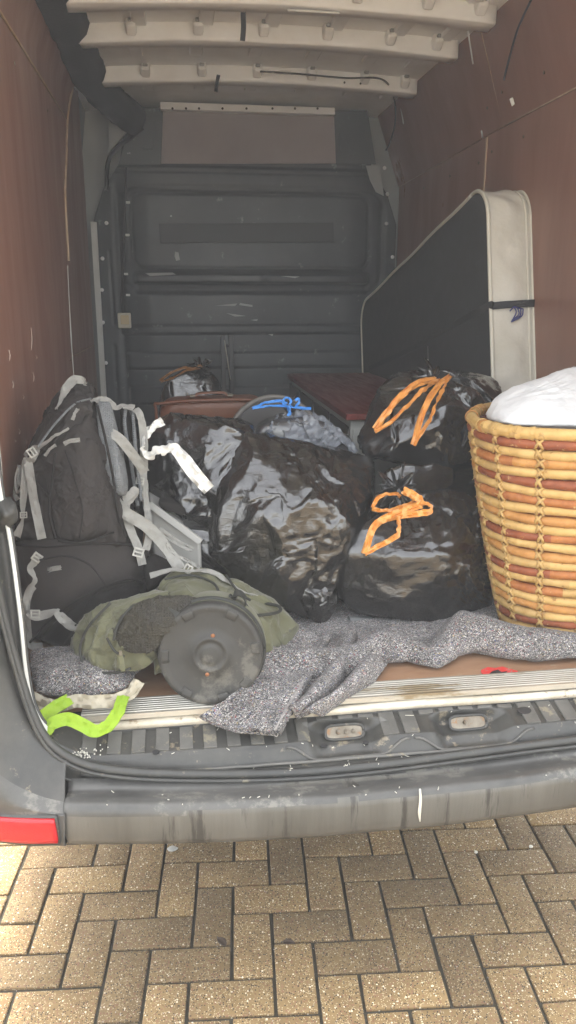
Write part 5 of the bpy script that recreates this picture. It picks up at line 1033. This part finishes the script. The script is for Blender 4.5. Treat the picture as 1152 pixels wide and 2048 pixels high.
# main blanket: lies flat under the bags, its near edge rolled into a fold
rl = thing('blanket', 'long grey flecked felt blanket rucked up along the floor edge beneath the bin bags', 'blanket', (.2, .2, FZ))
xs = np.linspace(-.24, .80, 150)
def front_y(x): return float(np.interp(x, [-.24, -.12, -.02, .06, .14, .22, .30, .36, .44, .52, .62, .72, .80], [.10, .075, .085, .12, .145, .115, .145, .155, .125, .105, .09, .075, .06]))
def ridge_h(x): return float(np.interp(x, [-.24, -.1, .0, .08, .15, .21, .27, .33, .38, .46, .55, .65, .8], [.05, .055, .050, .058, .045, .025, .045, .085, .078, .066, .052, .038, .03]))
G = []
for i, x in enumerate(xs):
    fy, h = front_y(x), ridge_h(x) * 1.25; f2 = fy + .01 * math.sin(x * 23); w = .055 + .5 * h
    prof = [(f2 + .030, .003), (f2 + .012, .006), (f2 - .008, h * .30), (f2 - .002, h * .62), (f2 + .016, h * .93), (f2 + w * .45, h * 1.0), (f2 + w * .8, h * .75), (f2 + w * 1.2, h * .35 + .004), (f2 + w * 1.7, .016), (.36, .012), (.46, .012), (.62, .010)]
    G.append(catmull([(x + .012 * math.sin(x * 9 + y * 6), y, FZ + z + .004) for y, z in prof], 44))
G = np.array(G); felt('blanket_sheet', G, '', rl, seed=151, thick=.007, amp=.0035); fuzz('loose_fibres', G, rl, 2600, 1)
# second lip of the fold on the right
G2 = loft([A((880, 1262, .30), (950, 1268, .28), (1050, 1295, .25), (1160, 1325, .20)), A((880, 1272, .27), (950, 1275, .25), (1050, 1302, .22), (1160, 1332, .17)), [p + np.array([0, .02, -.015]) for p in A((880, 1276, .27), (950, 1280, .25), (1050, 1310, .22), (1160, 1340, .17))]], 50, 12)
felt('fold_lip', G2, '', rl, seed=153, thick=.006, amp=.002)
# the flap hanging out over the threshold
fp = thing('blanket', 'grey felt blanket corner hanging pleated over the threshold onto the sill step', 'blanket', (-.2, .0, FZ))
c0 = A((600, 1255, .30), (548, 1300, .16), (500, 1360, .02), (450, 1400, -.035), (402, 1432, -.055), (405, 1440, -.065))
c1 = A((640, 1275, .28), (590, 1330, .12), (555, 1375, .01), (510, 1420, -.05), (470, 1458, -.085), (465, 1462, -.09))
c2 = A((655, 1280, .27), (630, 1320, .15), (605, 1370, .03), (575, 1420, -.05), (552, 1462, -.10), (549, 1468, -.105))
c2b = [p + np.array([.010, .012, -.006]) for p in c2]
c3 = A((672, 1290, .26), (660, 1320, .17), (630, 1370, .045), (600, 1405, -.025), (585, 1418, -.04), (583, 1420, -.045))
lift = np.array([0, -.012, .016])
Ga = loft([c0, c1, [p + lift for p in c2], c2b, c3], 60, 46); felt('blanket_sheet', Ga, '', fp, seed=155, thick=.007, amp=.003); fuzz('loose_fibres', Ga, fp, 1500, 2)
c4 = A((700, 1275, .27), (690, 1300, .20), (672, 1340, .09), (640, 1385, .01), (600, 1425, -.045), (578, 1424, -.055))
c5 = A((735, 1290, .24), (740, 1310, .18), (722, 1350, .075), (690, 1385, .01), (655, 1410, -.035), (612, 1436, -.062))
c6 = A((770, 1290, .24), (775, 1320, .16), (752, 1355, .07), (715, 1385, .02), (680, 1402, -.02), (640, 1432, -.058))
Gb_ = loft([c3, [p + lift * 2.2 for p in c4], [p - lift for p in catmull((np.array(c4) + np.array(c5)) / 2, 6)], [p + lift * 2 for p in c5], c6], 60, 46); felt('blanket_sheet', Gb_, '', fp, seed=157, thick=.007, amp=.003); fuzz('loose_fibres', Gb_, fp, 1200, 3)
for c in (c2, c4): tube('hem', [p + lift * 1.25 for p in c], .0035, M['felt_hem'], fp, n=60)
tube('hem', [c1[-1], c2[-1]], .004, M['felt'], fp, n=10); tube('loose_thread', A((552, 1462, -.108), (556, 1468, -.11), (553, 1473, -.108), (549, 1470, -.107)), .0012, M['felt_fibre'], fp)
# the bundle at the left under the olive bag
lb = thing('blanket', 'bundled grey flecked felt blanket stuffed under the rucksack and olive bag', 'blanket', (-.65, .15, FZ))
X, F = settle(A((50, 1300, .25), (60, 1390, .06), (95, 1398, .03), (150, 1405, .015), (220, 1398, .01), (268, 1375, .03), (262, 1340, .10), (200, 1315, .12), (120, 1290, .22), (75, 1290, .25), (90, 1340, .08), (160, 1330, .07), (230, 1360, .02), (120, 1330, .3)) + [np.array([-.8, .35, FZ + .01]), np.array([-.5, .3, FZ + .01])], level=6, slack=(.05, .10), seed=161, delta=.02, up=False, p=12, bend=.08, iters=110, floor=FZ + .002)
c_ = X.mean(0); X = X + unit(X - c_) * (.004 * Noise(163)(X, .06) + .0025 * Noise(164)(X, .02))[:, None]; X[:, 2] = np.maximum(X[:, 2], FZ)
mesh('blanket_sheet', X, F, M['felt'], lb)
rng2 = np.random.default_rng(9); sel = rng2.choice(len(X), 2200); parts = []
for i in sel:
    d_ = unit(unit(X[i] - c_) + rng2.normal(size=3) * .5); e_ = unit(rng2.normal(size=3)); l_ = .008 * rng2.uniform(.5, 1.5); w = np.cross(d_, e_) * .0004; q = [X[i], X[i] + d_ * l_ * .6, X[i] + d_ * l_ * .8 + e_ * l_ * .5]
    parts.append((np.array([q[0] - w, q[0] + w, q[1] - w, q[1] + w, q[2]]), [(0, 1, 3, 2), (2, 3, 4)]))
V, F = join_geo(parts); mesh('loose_fibres', V, F, M['felt_fibre'], lb, kind='stuff')
ribbon('backing', A((62, 1395, .045), (90, 1408, .02), (120, 1412, .01), (150, 1402, .005), (180, 1404, -.0), (230, 1400, .0), (262, 1385, .01), (278, 1362, .03)), .030, M['canvas'] if 'canvas' in M else mat('cream_backing', (.42, .38, .29), .8), lb, nrm=(0, -.8, .6), crumple=.004, thick=.003)
# lime strap
ls = ribbon('lashing_strap', A((140, 1398, .010), (118, 1410, -.015), (90, 1430, -.05), (70, 1452, -.085), (70, 1470, -.100), (86, 1470, -.098), (104, 1448, -.085), (135, 1438, -.070), (165, 1450, -.070), (190, 1462, -.075), (215, 1452, -.068), (235, 1425, -.045), (247, 1392, -.004)), 0.029, M['lime'], None, nrm=(-.15, -.75, .65), thick=.0025, twist=[0, 10, 20, 35, 55, 20, -10, -15, 0, 15, 10, 5, 0], crumple=.0015, n=130)
tag(ls, 'bright lime green webbing strap looped over the corner of the sill', 'strap')
# torn sticker on the floor
def floor_patch(name, pts, mt, dz, parent):
    V = []; c_ = None
    for px, py in pts:
        d = FWD * FPX + RIGHT * (px - 576) - UP * (py - 1024); V.append(CAM_LOC + d * ((FZ + dz - CAM_LOC[2]) / d[2]))
    n_ = len(V); V = V + [v - np.array([0, 0, .0012]) for v in V]; return mesh(name, V, [list(range(n_))[::-1], list(range(n_, 2 * n_))] + [(i, (i + 1) % n_, (i + 1) % n_ + n_, i + n_) for i in range(n_)], mt, parent, smooth=False)
sk = thing('sticker', 'torn red and black sticker stuck to the plywood floor by the threshold', 'sticker', (.45, .12, FZ - .002))
floor_patch('sticker_paper', [(962, 1340), (975, 1334), (990, 1336), (1004, 1333), (1036, 1342), (1030, 1348), (1012, 1350), (1000, 1354), (985, 1351), (970, 1350), (962, 1345)], M['sticker_red'], .001, sk)
floor_patch('printed_shape', [(985, 1342), (996, 1339), (1003, 1344), (1015, 1342), (1008, 1349), (996, 1352), (990, 1348), (976, 1349)], M['sticker_black'], .0025, sk)
# small things on the paving
def pebble(px, py, r, mt, nm, label, flat=.45, z=.003):
    d = FWD * FPX + RIGHT * (px - 576) - UP * (py - 1024); p = CAM_LOC + d * ((z - CAM_LOC[2]) / d[2]); rg = np.random.default_rng(int(px)); U, F = ico(3)
    X = p + U * np.array([r, r * .8, r * flat]) * (1 + .25 * Noise(int(py))(U, 1.4))[:, None]; o = mesh(nm, X, F, mt); tag(o, label, nm.replace('_', ' ')); return o
pebble(345, 1697, .0145, mat('pale_stone', (.46, .46, .43), .8, var=(.28, .28, .26), vscale=60), 'chewing_gum', 'flattened grey-white lump of chewing gum on the paving below the bumper', .12)
for px, py, r, lb_ in ((952, 1704, .005, 'small white stone chip on the shaded paving, nearer the middle of the bumper'), (1062, 1693, .006, 'small white stone chip on the paving farthest to the right under the bumper')):
    pebble(px, py, r, M['paint_drip'], 'stone_chip', lb_, .6)
def leaf(px, py, L_, rz, label):
    d = FWD * FPX + RIGHT * (px - 576) - UP * (py - 1024); p = CAM_LOC + d * ((.006 - CAM_LOC[2]) / d[2]); T = []
    for u in np.linspace(0, 1, 9):
        w = L_ * .28 * math.sin(math.pi * u ** .8) + .0004; T.append([p + np.array([math.cos(rz), math.sin(rz), 0]) * (u - .5) * L_ + np.array([-math.sin(rz), math.cos(rz), 0]) * w * v + np.array([0, 0, .004 * abs(v) + .003 * math.sin(u * 3)]) for v in (-1, -.5, 0, .5, 1)])
    o = surf('dead_leaf', np.array(T)[:, ::-1], mat('dead_leaf_brown', (.045, .028, .017), .7), None, thick=.0008); tag(o, label, 'leaf')
leaf(443, 1885, .034, 2.2, 'curled dark dead leaf lying across a joint of the paving'); leaf(578, 1887, .030, -.3, 'thin dark dead leaf lying flat in the middle of the paving')
rng = random.Random(12); parts = []
for k in range(260):
    px, py = rng.uniform(-40, 1190), rng.uniform(1630, 2060); d = FWD * FPX + RIGHT * (px - 576) - UP * (py - 1024); p = CAM_LOC + d * ((.0012 - CAM_LOC[2]) / d[2]); a_ = rng.uniform(0, 3); l_ = rng.uniform(.0008, .0022)
    parts.append(tube_geo([p, p + np.array([math.cos(a_) * l_, math.sin(a_) * l_, .0004])], .0008, n=3, seg=5))
V, F = join_geo(parts); mesh('grit', V, F, M['felt_fibre'], pave, kind='stuff')
